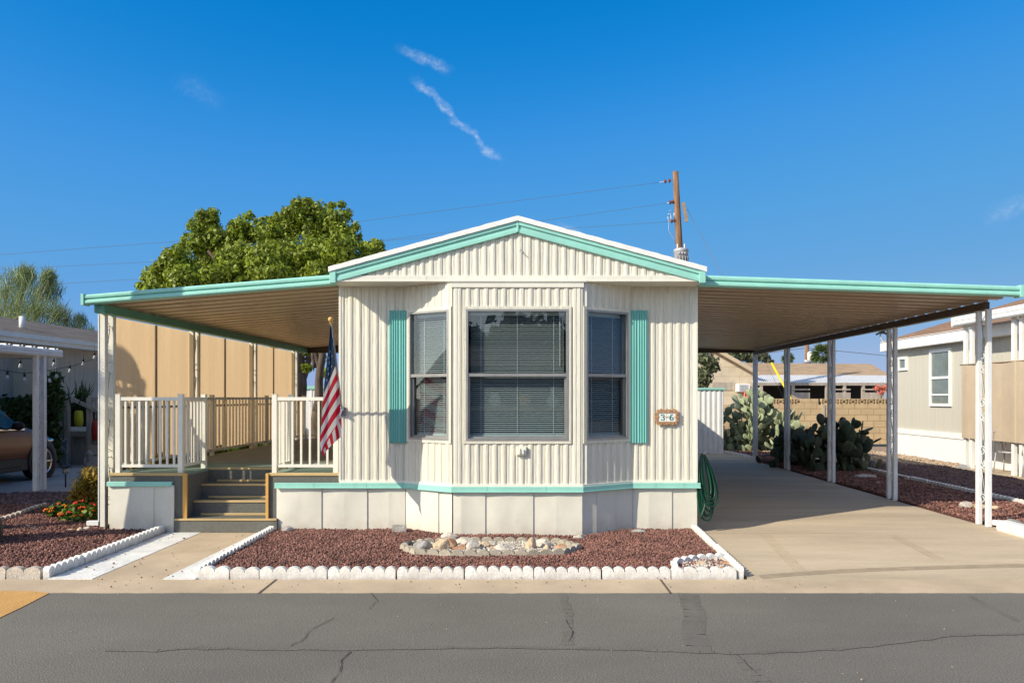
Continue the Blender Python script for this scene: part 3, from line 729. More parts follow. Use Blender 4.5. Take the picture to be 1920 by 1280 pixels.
rk(1026, 1031, 7.66, 18, 18, 'rock_tan', 'grey tan arrowhead-shaped rock near the driveway end of the planter', G, 15)
rk(1052, 1025, 7.8, 24, 11, 'rock_red', 'flat pinkish rock at the driveway end of the oval planter', G, 16)
G2 = 'rocks along the foot of the mobile home'
rk(537, 994, 8.82, 27, 16, 'rock_grey', 'grey lichen-covered rock at the foot of the skirting beside the steps', G2, 17)
rk(750, 995, 8.72, 28, 25, 'rock_grey', 'brown grey upright rock against the skirting below the flag shadow', G2, 18)
rk(843, 1008, 8.35, 32, 17, 'rock_white', 'pinkish white rock behind the oval planter at the bay corner', G2, 19)
rk(1085, 1008, 8.4, 24, 14, 'rock_white', 'white crumbly rock at the bay corner nearest the driveway', G2, 20)
rk(1194, 996, 8.75, 30, 10, 'rock_grey', 'flat layered grey rock under the house number end of the wall', G2, 21)
G3 = 'rocks in the corner planter'
rk(1317, 1059, 6.98, 17, 15, 'rock_tan', 'tan triangular rock in the white corner planter', G3, 22)
rk(1362, 1057, 7.05, 21, 12, 'rock_red', 'brown rounded rock at the back of the corner planter', G3, 23)
rk(1373, 1067, 6.85, 14, 9, 'rock_red', 'red flat rock at the tip of the corner planter', G3, 24)
rk(1352, 1066, 6.88, 14, 8, 'rock_red', 'small brown rock in the middle of the corner planter', G3, 25)
G4 = 'rocks in the bed beside the path'
for i, (x, y, w_, h_, m_, lb) in enumerate([(8, 993, 16, 18, 'rock_dark', 'blue black rock beside the trunk at the frame edge'), (27, 995, 22, 12, 'rock_dark', 'black rock next to the blue black rock in the red bed'),
        (52, 990, 18, 12, 'rock_tan', 'brown rock in the row of dark rocks'), (67, 994, 26, 12, 'rock_dark', 'grey blue flat rock in the row of dark rocks'), (92, 994, 16, 9, 'rock_dark', 'small black rock ending the row of dark rocks'),
        (133, 996, 22, 10, 'rock_tan', 'peach rock between the dark rocks and the downspout'), (149, 995, 18, 14, 'rock_tan', 'tan pointed rock near the downspout'), (163, 993, 14, 13, 'rock_white', 'white rock near the downspout')]):
    rk(x, y, EYE * F / (y + h_ / 2 - 2 - 745), w_, h_, m_, lb, G4, 30 + i)
G5 = 'rocks by the front carport post'
for i, (x, y, w_, h_, m_, lb) in enumerate([(1812, 948, 25, 14, 'rock_white', 'pale block-shaped rock beside the front carport post'), (1839, 950, 30, 14, 'rock_tan', 'tan rock behind the front carport post'), (1866, 953, 13, 11, 'rock_tan', 'small tan rock behind the post on the neighbour side'),
        (1900, 983, 40, 20, 'rock_grey', 'big brown grey boulder resting on the white kerb stone')]):
    rk(x, y, EYE * F / (y + h_ / 2 - 745), w_, h_, m_, lb, G5, 50 + i)
mb = MB(); p0 = gxy(1878, 994); p1 = gxy(1945, 1012)
mb.bar((p0[0], p0[1], .06), (p1[0], p1[1], .06), .16, .14); tag(mb.build('kerb_stone', 'whitepaint', bevel=.03), 'white painted kerb stone at the driveway mouth', 'kerb stone')
G6 = 'rocks lying in the dark gravel under the carport'
for i, (x, y, w_, h_) in enumerate([(1590, 868, 24, 10), (1622, 893, 34, 9), (1530, 860, 20, 8), (1648, 905, 18, 5), (1672, 894, 16, 5)]):
    rk(x, y, EYE * F / (y + h_ / 2 - 745), w_, h_, 'rock_white', ['grey pink rock under the dark cactus', 'flat pale rock between two carport posts', 'pale rock among the dark cactus stems', 'small pale stone near the second post', 'small pale stone by the boundary edging'][i], G6, 60 + i)

# ------------------------------------------------------------------ mobile home
XL, XR, WY, BY = -2.298, 1.942, 8.97, 8.58
BX = [-1.518, -.918, .555, 1.17]
home = thing('mobile_home', (-.178, WY, 0), 'cream ribbed mobile home with bay window and mint green trim', 'mobile home')
front = [(XL, WY), (BX[0], WY), (BX[1], BY), (BX[2], BY), (BX[3], WY), (XR, WY)]
ZT = 2.925; ZS = .606
def seglen(a, b): return math.hypot(b[0] - a[0], b[1] - a[1])
WZ0, WZ1 = 1.112, 2.60
mb = MB(); siding(mb, front[0], front[1], ZT, ZS); siding(mb, front[4], front[5], ZT, ZS, phase=.02)
L1 = seglen(front[1], front[2])
s0, s1 = .10 * L1, .94 * L1
siding(mb, front[1], front[2], ZT, ZS, [(s0, s1, WZ0, WZ1)])
siding(mb, front[3], front[4], ZT, ZS, [(L1 - s1, L1 - s0, WZ0, WZ1)], phase=.03)
cw0, cw1 = -.762 - BX[1], .396 - BX[1]
siding(mb, front[2], front[3], ZT, ZS, [(cw0, cw1, WZ0, WZ1)], phase=.05)
mb.build('front_wall', 'siding', home)
mb = MB(); siding(mb, (XR, WY), (XR, 22), 2.99, ZS); siding(mb, (XL, 22), (XL, WY), 2.99, ZS); siding(mb, (XR, 22), (XL, 22), lambda s: 3.0 + .27 * (2.12 - abs(s - 2.12)), ZS)
mb.build('side_wall', 'siding', home)
# corner caps, seam strips, bay head trim
mb = MB()
for p in (front[2], front[3]):
    for k in (-1, 1):
        mb.box(p[0] + k * .038 - .018, p[0] + k * .038 + .018, p[1] - .012 + (0 if (k == 1) == (p is front[2]) else .026), p[1] + .05, ZS, ZT - .03)
mb.box(XL - .006, XL + .022, WY - .018, WY + .03, ZS, ZT); mb.box(XR - .022, XR + .006, WY - .018, WY + .03, ZS, ZT)
band(mb, [(BX[1] - .02, BY), (BX[2] + .02, BY)], 2.845, 2.905, 0, .022); band(mb, [(BX[1] - .05, BY), (BX[2] + .05, BY)], 2.905, 2.93, 0, .034)
band(mb, front, ZS - .018, ZS + .012, -.005, .024)
mb.build('corner_trim', 'cream', home, bevel=.004)
# gable over the front
LY = 8.60; PX = -.178; HW = 2.125; SL = .27
def rake(x, z0): return z0 - SL * abs(x - PX)
mb = MB(); siding(mb, (PX - HW, LY + .012), (PX + HW, LY + .012), lambda s: max(2.98, rake(PX - HW + s, 3.53)), 2.975)
mb.build('gable_wall', 'siding', home)
mb = MB(); mb.box(PX - HW + .01, PX + HW - .01, LY - .012, LY + .04, 2.925, 2.985); mb.box(PX - HW + .01, PX + HW - .01, LY - .018, LY + .02, 2.915, 2.931)
for i in range(24): mb.lathe([(.006, 0), (.005, .004)], (PX - HW + .12 + i * .178, LY - .012, 2.957), 6, axis=(0, -1, 0))
for x_ in (-1.25, .35, 1.3): mb.box(x_ - .003, x_ + .04, LY - .0145, LY, 2.929, 2.983)
mb.build('gable_band', 'cream', home, bevel=.003)
mb = MB(); mb.box(PX - HW + .012, PX + HW - .012, LY + .03, WY + .06, 2.915, 2.93); mb.build('soffit', 'cream', home)
mb = MB(); mb.tube([(PX + .03, LY + .0, 3.27), (PX + .05, LY - .05, 3.24)], .006, 6); mb.ball((PX + .03, LY - .004, 3.272), .012, 8); mb.build('hook', 'greymetal', home)
mb = MB()
for sx in (-1, 1):
    for z0, z1, y in ((3.47, 3.515, .030), (3.512, 3.555, .020), (3.555, 3.598, .036)):
        e = PX + sx * HW
        v = [(PX, LY - y, z0), (e, LY - y, z0 - SL * HW), (e, LY - y, z1 - SL * HW), (PX, LY - y, z1)]
        v += [(x, LY + .02, z) for x, _, z in v]
        mb.add(v, [(0, 1, 2, 3), (7, 6, 5, 4), (0, 4, 5, 1), (1, 5, 6, 2), (2, 6, 7, 3), (3, 7, 4, 0)])
    e = PX + sx * (HW + .004); mb.box(min(e, e - sx * .07), max(e, e - sx * .07), LY - .044, LY + .05, 2.897, 3.028)
mb.box(PX - .012, PX + .012, LY - .039, LY - .028, 3.475, 3.597)
mb.build('rake_trim', 'mint', home, bevel=.004)
mb = MB()
for sx in (-1, 1):
    e = PX + sx * (HW + .015); zz = SL * (HW + .015); R0 = 3.599; R1 = 3.655
    a, b = (LY - .055, 22.1)
    nseg = 30; xs_ = [PX + (e - PX) * i / nseg for i in range(nseg + 1)]
    top = [(x, a, R1 - SL * abs(x - PX) + .006 * mnoise.noise((x * 9, 1, 2))) for x in xs_]; bot_ = [(x, a, R0 - SL * abs(x - PX) + .003 * mnoise.noise((x * 12, 5, 2))) for x in xs_]
    topb = [(x, b, R1 - SL * abs(x - PX)) for x in xs_]; botb = [(x, b, R0 - SL * abs(x - PX)) for x in xs_]
    for i in range(nseg):
        mb.quad(top[i], top[i + 1], bot_[i + 1], bot_[i]); mb.quad(top[i], topb[i], topb[i + 1], top[i + 1]); mb.quad(bot_[i], bot_[i + 1], botb[i + 1], botb[i])
    mb.quad(top[-1], topb[-1], botb[-1], bot_[-1])
mb.build('roof', 'roofwhite', home)
# skirting of crimped metal panels under the wall
mb = MB(); seams = []
def skirt(mb, a, b, first=0.):
    L_ = seglen(a, b); d = ((b[0] - a[0]) / L_, (b[1] - a[1]) / L_); n = (d[1], -d[0]); s = 0.; flip = 1
    stops = [0.]; s = first
    while s < L_ - .05:
        if s > .02: stops.append(s)
        s += .265 + random.uniform(-.012, .012)
    stops.append(L_)
    for s0_, s1_ in zip(stops, stops[1:]):
        nn = 8; dz = 6; bul = random.uniform(-.006, .008); ph = random.uniform(0, 10)
        def pt(i, j):
            t = i / nn; q = j / dz; s = s0_ + (s1_ - s0_) * t
            o = (.013 * t if flip else .012 + .0035 * (1 - t) ** 6) - .002 + bul * math.sin(PI * t) * math.sin(PI * q) + .005 * mnoise.noise((s * 4 + ph, q * 3, ph)) * math.sin(PI * t)
            return (a[0] + d[0] * s + n[0] * o, a[1] + d[1] * s + n[1] * o, -.01 + .565 * q)
        vs_ = [pt(i, j) for i in range(nn + 1) for j in range(dz + 1)]
        mb.add(vs_, [(i * (dz + 1) + j, (i + 1) * (dz + 1) + j, (i + 1) * (dz + 1) + j + 1, i * (dz + 1) + j + 1) for i in range(nn) for j in range(dz)], 0, True)
        e = pt(nn, 0); e2 = pt(nn, dz); st = (a[0] + d[0] * s1_ - n[0] * .004, a[1] + d[1] * s1_ - n[1] * .004)
        if not flip: mb.quad((e[0], e[1], e[2]), (st[0], st[1], e[2]), (st[0], st[1], e2[2]), (e2[0], e2[1], e2[2]))
        flip = 1 - flip
skirt(mb, (-3.05, WY + .012), (BX[0], WY + .012), .26); skirt(mb, (BX[0], WY + .012), (BX[1], BY + .012), .24); skirt(mb, (BX[1], BY + .012), (BX[2], BY + .012), .1)
skirt(mb, (BX[2], BY + .012), (BX[3], WY + .012), .2); skirt(mb, (BX[3], WY + .012), (XR, WY + .012), .2); skirt(mb, (XR, WY + .012), (XR, 22), .1)
mb.build('skirting', 'skirt', home)
mb = MB(); band(mb, [(-3.06, WY)] + front[1:] + [(XR, WY + .6)], .537, .592, -.004, .034); band(mb, [(-3.06, WY)] + front[1:] + [(XR, WY + .6)], .528, .54, .02, .040)
for x_, y_ in ((-2.62, WY), (-2.0, WY), (-.55, BY), (.12, BY), (1.42, WY), (1.75, WY)): mb.box(x_ - .004, x_ + .03, y_ - .0365, y_ - .02, .535, .594)
for i in range(46):
    x_ = -3.0 + i * .11; y_ = WY if (x_ < BX[0] or x_ > BX[3]) else (BY if BX[1] < x_ < BX[2] else None)
    if y_ and x_ < XR - .03: mb.lathe([(.005, 0), (.004, .003)], (x_, y_ - .034, .578), 6, axis=(0, -1, 0))
mb.build('trim_band', 'mint', home, bevel=.004)
# interior seen through the glass
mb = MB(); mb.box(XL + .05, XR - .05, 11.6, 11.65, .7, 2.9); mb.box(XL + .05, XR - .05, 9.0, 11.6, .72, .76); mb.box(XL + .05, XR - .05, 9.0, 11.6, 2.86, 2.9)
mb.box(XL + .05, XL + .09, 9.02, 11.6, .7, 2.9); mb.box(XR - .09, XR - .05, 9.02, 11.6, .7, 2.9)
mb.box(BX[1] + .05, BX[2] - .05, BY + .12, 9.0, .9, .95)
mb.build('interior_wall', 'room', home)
# windows
def window(a, d, w_, z0, z1, nm='window', label=None, split=.5, slats=58):
    """a = lower left corner in plan, d = unit direction along the wall; outward is (d.y,-d.x)"""
    a = Vector((*a, 0)); d = Vector((*d, 0)); n = Vector((d.y, -d.x, 0))
    def B(mb, s0, s1, zz0, zz1, o0, o1, mi=0):
        p = [a + d * s0 + n * o0, a + d * s1 + n * o0, a + d * s1 + n * o1, a + d * s0 + n * o1]
        v = [(q.x, q.y, zz0) for q in p] + [(q.x, q.y, zz1) for q in p]
        mb.add(v, [(0, 1, 2, 3), (7, 6, 5, 4), (0, 4, 5, 1), (1, 5, 6, 2), (2, 6, 7, 3), (3, 7, 4, 0)], mi)
    zm = z0 + (z1 - z0) * split
    mb = MB()
    fl = .034
    B(mb, -fl, 0, z0 - fl, z1 + fl, .0, .019); B(mb, w_, w_ + fl, z0 - fl, z1 + fl, .0, .019); B(mb, 0, w_, z1, z1 + fl, .0, .019); B(mb, 0, w_, z0 - fl, z0, .0, .019)
    # screw heads round the flange
    k = int((z1 - z0) / .11)
    for i in range(k + 1):
        z = z0 + (z1 - z0) * i / k
        for s in (-fl / 2, w_ + fl / 2):
            c = a + d * s + n * .0195; mb.lathe([(.005, 0), (.004, .003)], (c.x, c.y, z), 6, axis=n)
    k = max(2, int(w_ / .12))
    for i in range(k + 1):
        c = a + d * (w_ * i / k) + n * .0195; mb.lathe([(.005, 0), (.004, .003)], (c.x, c.y, z1 + fl / 2), 6, axis=n)
    win = mb.build(nm, 'siding', home)
    if label: win['label'] = label
    mb = MB(); t = .024
    B(mb, 0, t, z0, z1, -.06, .024); B(mb, w_ - t, w_, z0, z1, -.06, .024); B(mb, t, w_ - t, z1 - t, z1, -.06, .024); B(mb, t, w_ - t, z0, z0 + t, -.06, .024)
    B(mb, t, w_ - t, zm - .018, zm + .018, -.05, .016)
    B(mb, t, t + .02, z0 + t, zm - .018, -.045, -.012); B(mb, w_ - t - .02, w_ - t, z0 + t, zm - .018, -.045, -.012); B(mb, t + .02, w_ - t - .02, z0 + t, z0 + t + .022, -.045, -.012)
    mb.build('sash', 'alum', win)
    mb = MB()
    B(mb, t, w_ - t, zm + .018, z1 - t, -.014, -.010); B(mb, t + .02, w_ - t - .02, z0 + t + .022, zm - .018, -.034, -.030)
    mb.build('pane', 'glass', win)
    mb = MB(); zt = z1 - .05; zb = z0 + .05
    B(mb, .04, w_ - .04, z1 - .06, z1 - .02, -.12, -.085); B(mb, .04, w_ - .04, zb - .01, zb + .02, -.118, -.088)
    ns = slats
    for i in range(ns):
        z = zb + .03 + (zt - zb - .05) * i / (ns - 1) + random.uniform(-.0012, .0012)
        p = [a + d * .045 + n * -.088, a + d * (w_ - .045) + n * -.088, a + d * (w_ - .045) + n * -.115, a + d * .045 + n * -.115]
        zz = [z - .004, z - .004, z + .005, z + .005]
        v = [(q.x, q.y, h) for q, h in zip(p, zz)] + [(q.x, q.y, h + .0022) for q, h in zip(p, zz)]
        mb.add(v, [(0, 1, 2, 3), (7, 6, 5, 4), (0, 4, 5, 1), (1, 5, 6, 2), (2, 6, 7, 3), (3, 7, 4, 0)])
    for s in ((.14, .5, .86) if w_ > .9 else (.25, .75)):
        B(mb, w_ * s - .003, w_ * s + .003, zb, zt, -.087, -.085)
    if w_ > .9: B(mb, w_ * .92 - .004, w_ * .92 + .004, zm + .1, zt, -.082, -.076)
    mb.build('blinds', 'slat', win)
    return win
window((-.762, BY), (1, 0), 1.158, WZ0, WZ1, label='wide central bay window with white blinds')
d1 = ((BX[1] - BX[0]) / L1, (BY - WY) / L1); window((BX[0] + d1[0] * s0, WY + d1[1] * s0), d1, s1 - s0, WZ0, WZ1, label='narrow angled bay window on the flag side')
d2 = ((BX[3] - BX[2]) / L1, (WY - BY) / L1); window((BX[2] + d2[0] * (L1 - s1), BY + d2[1] * (L1 - s1)), d2, s1 - s0, WZ0, WZ1, label='narrow angled bay window on the carport side')
def shutter(x0, x1, label):
    mb = MB(); y = WY - .014
    mb.box(x0, x1, y - .016, y, 1.062, 2.628)
    n = 4; 
    for i in range(2):
        a = x0 + (x1 - x0) * (.02 + .5 * i); b = a + (x1 - x0) * .46
        for k in range(4):
            u0 = a + (b - a) * (k / 4 + .03); u1 = a + (b - a) * ((k + 1) / 4 - .03)
            um = (u0 + u1) / 2
            v = [(u0, y - .016, 1.064), (um, y - .027, 1.064), (u1, y - .016, 1.064), (u0, y - .016, 2.626), (um, y - .027, 2.626), (u1, y - .016, 2.626)]
            mb.add(v, [(0, 1, 4, 3), (1, 2, 5, 4), (0, 2, 1), (3, 4, 5)])
    o = mb.build('shutter', 'shutter', home); o['label'] = label
shutter(-1.708, -1.470, 'teal shutter on the flag side of the bay'); shutter(1.107, 1.350, 'teal shutter on the carport side of the bay')
mb = MB(); c = at(978, 845, BY)
mb.box(c.x - .05, c.x + .055, BY - .045, BY - .002, c.z - .045, c.z + .05)
mb.box(c.x - .03, c.x - .012, BY - .062, BY - .044, c.z - .03, c.z + .03); mb.box(c.x + .006, c.x + .03, BY - .062, BY - .044, c.z - .03, c.z + .02)
mb.box(c.x - .06, c.x - .05, BY - .055, BY - .002, c.z - .05, c.z - .04)
mb.build('outlet_box', 'cream', home, bevel=.004)

# house number plaque
c = at(1250, 782, WY - .02); c.y = WY - .017
pl = thing('house_number_plaque', c, 'house number plaque 36 in an ornate bronze scroll frame on the ribbed wall', 'house number')
mb = MB()
for s in (-1, 1): mb.box(c.x + s * .052 - .05, c.x + s * .052 + .05, c.y - .02, c.y - .008, c.z - .05, c.z + .05)
mb.build('tile', 'porcelain', pl, bevel=.002)
mb = MB()
mb.box(c.x - .118, c.x + .118, c.y - .008, c.y, c.z - .066, c.z + .066)
for s in (-1, 1): mb.box(c.x - .116, c.x + .116, c.y - .026, c.y, c.z + s * .058 - .008, c.z + s * .058 + .008); mb.box(c.x + s * .110 - .008, c.x + s * .110 + .008, c.y - .026, c.y, c.z - .05, c.z + .05)
def scroll(mb, cx, cz, r, dirx=1, turn=1.6, rad=.006, y=None):
    P = []
    for i in range(18):
        t = i / 17; a = turn * 2 * PI * t; rr = r * (1 - .75 * t); P.append((cx + dirx * rr * math.cos(a), y, cz + rr * math.sin(a)))
    mb.tube(P, rad, 5)
for k in range(7):
    u = -.105 + .035 * k
    for s in (-1, 1): scroll(mb, c.x + u, c.z + s * (.075 + (.008 if k % 2 else 0)), .017, 1 if k % 2 else -1, y=c.y - .02)
for s in (-1, 1):
    for zc in (-.04, 0, .04): scroll(mb, c.x + s * .128, c.z + zc, .017, s, y=c.y - .02)
mb.build('frame', 'bronze', pl)
def digit(pts, cx, cz, sx, sz, y):
    mb = MB(); P = [Vector((cx + u * sx, y, cz + v * sz)) for u, v in pts]
    rad = [.0035 + .004 * abs((P[min(i + 1, len(P) - 1)] - P[max(i - 1, 0)]).normalized().z) for i in range(len(P))]
    mb.tube(P, rad, 6); mb.build('digit', 'teal', pl)
three = [(-.85, .62), (-.6, .9), (0, 1), (.6, .85), (.75, .5), (.5, .15), (-.1, .05), (.55, -.05), (.85, -.45), (.65, -.85), (0, -1), (-.65, -.88), (-.85, -.6)]
six = [(.7, .85), (.3, 1), (-.35, .75), (-.75, .2), (-.85, -.4), (-.5, -.9), (0, -1), (.55, -.88), (.82, -.45), (.6, 0), (.1, .15), (-.4, 0), (-.72, -.35)]
digit(three, c.x - .052, c.z, .022, .034, c.y - .021); digit(six, c.x + .052, c.z, .022, .034, c.y - .021)
mb = MB()
for s in (-1, 1):
    for k in (-1, 1): scroll(mb, c.x + s * .052 + k * .04, c.z, .012, k, 1.2, .0018, c.y - .021)
mb.build('ornament', 'coral', pl)

# vases behind the centre window
def vase(px, py, Y, prof, m, label):
    c = at(px, py, Y); mb = MB(); mb.lathe([(r * .9, z) for r, z in prof], (c.x, Y, 1.485), 20)
    tag(mb.build('vase', m, origin_fix(c, Y)) if False else mb.build('vase', m), label, 'vase', 'vases behind the bay window')
vase(928, 750, 8.95, [(.035, 0), (.06, .01), (.085, .06), (.08, .10), (.045, .13), (.05, .16), (.055, .17)], 'vasewhite', 'white round vase behind the blinds at the flag side')
vase(983, 745, 8.95, [(.05, 0), (.07, .01), (.085, .07), (.08, .13), (.07, .155), (.055, .16)], 'amber', 'amber jar behind the blinds between two white vases')
vase(1036, 745, 8.95, [(.035, 0), (.06, .01), (.08, .06), (.07, .10), (.03, .14), (.022, .2), (.03, .24)], 'vasewhite', 'white long-necked vase behind the blinds at the carport side')
mb = MB(); mb.box(-.85, .5, 8.82, 9.25, 1.455, 1.483)
for x in (-.8, .45):
    for y in (8.86, 9.2): mb.bar((x, y, .76), (x, y, 1.455), .05, .05)
tag(mb.build('console_table', 'woodplain'), 'brown console table carrying the vases behind the bay window', 'table')

# ------------------------------------------------------------------ awnings
PANP = [(0, 0), (.035, 0), (.04, .008), (.05, .008), (.055, 0), (.10, 0), (.115, .066), (.16, .066), (.168, .052), (.20, .052), (.208, .066), (.265, .066), (.28, 0)]
def pan_roof(mb, x0, x1, z0, z1, y0, y1, per=.305, mi=0):
    ys = []; k = 0
    while True:
        for u, o in PANP:
            y = y0 + k * per + u
            if y < y1: ys.append((y, o))
        k += 1
        if y0 + k * per >= y1: break
    ys.append((y1, 0))
    for (a, oa), (b, ob) in zip(ys, ys[1:]): mb.quad((x0, a, z0 + oa), (x0, b, z0 + ob), (x1, b, z1 + ob), (x1, a, z1 + oa), mi)
def fascia(mb, x0, x1, zb0, zt0, zb1, zt1, y):
    """front edge with two rounded ribs; slopes from x0 to x1"""
    prof = [(0, 0), (.05, .022), (.12, .030), (.30, .030), (.42, .022), (.47, .010), (.50, .004), (.54, .012), (.62, .028), (.80, .030), (.90, .022), (.97, .010), (1.0, .0)]
    n = len(prof); vs_ = []
    for x, zb, zt in ((x0, zb0, zt0), (x1, zb1, zt1)):
        vs_ += [(x, y - o, zb + (zt - zb) * t) for t, o in prof]
        vs_ += [(x, y + .06, zt), (x, y + .06, zb)]
    m_ = n + 2
    mb.add(vs_, [(i, (i + 1) % m_, m_ + (i + 1) % m_, m_ + i) for i in range(m_)] + [tuple(range(m_)), tuple(reversed(range(m_, 2 * m_)))])
FY = 8.87
port = thing('carport', (3.8, 14, 0), 'long carport roof with brown ribbed ceiling and mint fascia beside the mobile home', 'carport')
XC = 5.715
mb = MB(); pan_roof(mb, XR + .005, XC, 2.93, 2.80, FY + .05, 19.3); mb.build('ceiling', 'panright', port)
mb = MB(); mb.quad((XR - .02, FY + .05, 3.01), (XC, FY + .05, 2.885), (XC, 19.3, 2.885), (XR - .02, 19.3, 3.01)); mb.build('roof', 'roofwhite', port)
mb = MB()
fascia(mb, XR - .01, XC - .02, 2.903, 3.035, 2.783, 2.905, FY); mb.box(XC - .02, XC + .014, FY - .04, FY + .09, 2.775, 2.915); mb.build('fascia', 'mint', port)
mb = MB(); mb.box(5.60, 5.66, 9.38, 19.3, 2.69, 2.785); mb.build('beam', 'brownbeam', port)
mb = MB(); mb.box(5.66, 5.70, 9.38, 19.3, 2.688, 2.70); mb.build('edge_trim', 'mint', port)
mb = MB(); mb.box(XR + .005, XC, 19.3, 19.35, 2.74, 2.95); mb.build('rear_trim', 'brownbeam', port)
def scroll_post(parent, x, y, z0, z1, m, gap=.2, tube=.058, first=True):
    mb = MB()
    for k in (-1, 1): mb.box(x - tube / 2, x + tube / 2, y + k * gap / 2 - tube / 2, y + k * gap / 2 + tube / 2, z0, z1)
    post = mb.build('post', m, parent, bevel=.006)
    mb = MB(); n = 4; hh = (z1 - z0 - .3) / n
    for i in range(n):
        zc = z0 + .25 + hh * (i + .5)
        P = []
        for k in range(15):
            a = k / 14 * 2.6 * PI; r = .065 * (1 - .6 * k / 14); P.append((x, y - .02 + r * math.cos(a), zc + hh * .36 - r * math.sin(a)))
        Q = []
        for k in range(15):
            a = k / 14 * 2.6 * PI; r = .065 * (1 - .6 * k / 14); Q.append((x, y + .02 - r * math.cos(a), zc - hh * .36 + r * math.sin(a)))
        mb.tube(list(reversed(P)) + Q, .006, 5)
    mb.build('scroll', m, post)
    return post
M['postpaint'] = mat('postpaint', (.70, .72, .73), .45, .06, 5.)
for i, y in enumerate((9.44, 11.85, 14.26, 16.75, 19.15)): scroll_post(port, 5.62, y, .004, 2.69, 'postpaint')
mb = MB(); mb.tube([(5.66, 9.33, .06), (5.82, 9.3, .05), (5.98, 9.26, .045)], .035, 8); mb.build('drain_spout', 'white', port)

pat = thing('patio_awning', (-3.8, 12, 0), 'sloping patio awning with tan ribbed ceiling and mint fascia over the wooden deck', 'awning')
XA = -5.275
mb = MB(); pan_roof(mb, XA, XL - .005, 2.70, 2.935, FY + .05, 17.0); mb.build('ceiling', 'pan', pat)
mb = MB(); mb.quad((XA, FY + .05, 2.775), (XL + .02, FY + .05, 3.01), (XL + .02, 17.0, 3.01), (XA, 17.0, 2.775)); mb.build('roof', 'roofwhite', pat)
mb = MB(); fascia(mb, XA + .02, XL + .01, 2.688, 2.805, 2.922, 3.045, FY); mb.box(XA - .012, XA + .02, FY - .04, FY + .09, 2.68, 2.812); mb.build('fascia', 'mint', pat)
mb = MB(); mb.box(-5.19, -5.07, FY + .07, 17.0, 2.60, 2.70); mb.build('beam', 'greenbeam', pat)
mb = MB(); mb.box(XA, XL, 17.0, 17.05, 2.60, 2.98); mb.box(-3.1, -2.98, 16.8, 16.9, .7, 2.7); mb.build('rear_trim', 'brownbeam', pat)
for y in (9.23, 11.60, 14.02, 16.45): scroll_post(pat, -5.19, y, .003, 2.61, 'rail', .18, .066)
mb = MB(); mb.box(-5.38, -5.225, 9.10, 9.16, .06, .115); mb.box(-5.24, -5.225, 9.10, 9.16, .06, 2.6); mb.build('downspout', 'white', pat, bevel=.004)
# translucent shade screens along the side
for i, (y0, y1, lb) in enumerate(((9.36, 11.62, 'nearest'), (11.64, 14.03, 'middle'), (14.05, 16.42, 'farthest'))):
    sc = thing('shade_screen', (-5.22, (y0 + y1) / 2, .8), 'sunlit tan fabric shade screen between awning posts, %s to the street' % lb if lb != 'middle' else 'sunlit tan fabric shade screen between awning posts, middle one of three', 'shade screen', 'shade screens along the deck')
    mb = MB(); ym = (y0 + y1) / 2
    for a, b in ((y0, ym - .012), (ym + .012, y1)):
        mb.quad((-5.24, a, .76), (-5.24, b, .76), (-5.24, b, 2.60), (-5.24, a, 2.60))
    mb.build('fabric', 'screen', sc)
    mb = MB(); mb.box(-5.25, -5.225, ym - .022, ym + .022, .74, 2.60); mb.build('mullion', 'oldwood', sc)
    mb = MB(); mb.box(-5.248, -5.228, y0, ym - .022, 1.46, 1.485); mb.box(-5.248, -5.228, ym + .022, y1, 1.46, 1.485); mb.build('seam', 'screenseam', sc)
    mb = MB(); mb.box(-5.25, -5.225, y0, y1, .72, .76); mb.build('bottom_rail', 'offwhite', sc)

# ------------------------------------------------------------------ deck with steps and railings
deck = thing('porch_deck', (-3.7, 9.0, 0), 'carpeted porch deck with steps and cream railings beside the mobile home', 'deck')
DZ = .70; DX0, DX1 = -5.04, XL - .01; SX0, SX1 = -4.148, -3.147; DYF = 9.0; SYB = 9.69
mb = MB()
mb.box(DX0, SX0, DYF, SYB, DZ - .03, DZ); mb.box(SX1, DX1, DYF, SYB, DZ - .03, DZ); mb.box(DX0, DX1, SYB, 10.35, DZ - .03, DZ)
mb.build('floor', 'deckgreen', deck)
mb = MB(); mb.box(DX0, DX1, 10.35, 16.5, DZ - .028, DZ + .003); mb.build('deck_carpet', 'deckgrey', deck)
mb = MB()
mb.box(DX0, SX0, DYF, DYF + .05, .0, DZ - .03)
mb.box(SX0 - .05, SX0, DYF + .05, SYB, 0, DZ - .03); mb.build('side_panel', 'carpet', deck)
mb = MB(); mb.box(SX1, DX1, DYF, DYF + .05, .0, DZ - .03); mb.box(SX1, SX1 + .05, DYF + .05, SYB, 0, DZ - .03); mb.build('side_panel', 'carpet', deck)
mb = MB()
ys = [8.95, 9.22, 9.44, 9.69]; zs = [.165, .345, .522]
mb.box(-4.25, -3.035, ys[0], ys[0] + .045, .003, zs[0]); mb.box(SX0 - .08, SX1 + .08, ys[0] + .045, DYF, 0, zs[0]); mb.box(SX0, SX1, DYF, ys[1], 0, zs[0])
for i in (0, 1): mb.box(SX0, SX1, ys[i + 1], ys[i + 2], 0, zs[i + 1])
mb.box(SX0, SX1, SYB, SYB + .04, 0, DZ - .03)
mb.build('step', 'carpet', deck)
mb = MB()
mb.box(-4.25, -3.035, ys[0] - .012, ys[0] + .02, zs[0] - .02, zs[0] + .004)
for y, z in ((ys[1], zs[1]), (ys[2], zs[2]), (ys[3], DZ)):
    mb.box(SX0 + .004, SX1 - .004, y - .012, y + .02, z - .022, z + .004)
for y, z in ((ys[1], zs[0]), (ys[2], zs[1]), (ys[3], zs[2])): mb.box(SX0 + .1, SX1 - .004, y - .02, y, z + .002, z + .03)
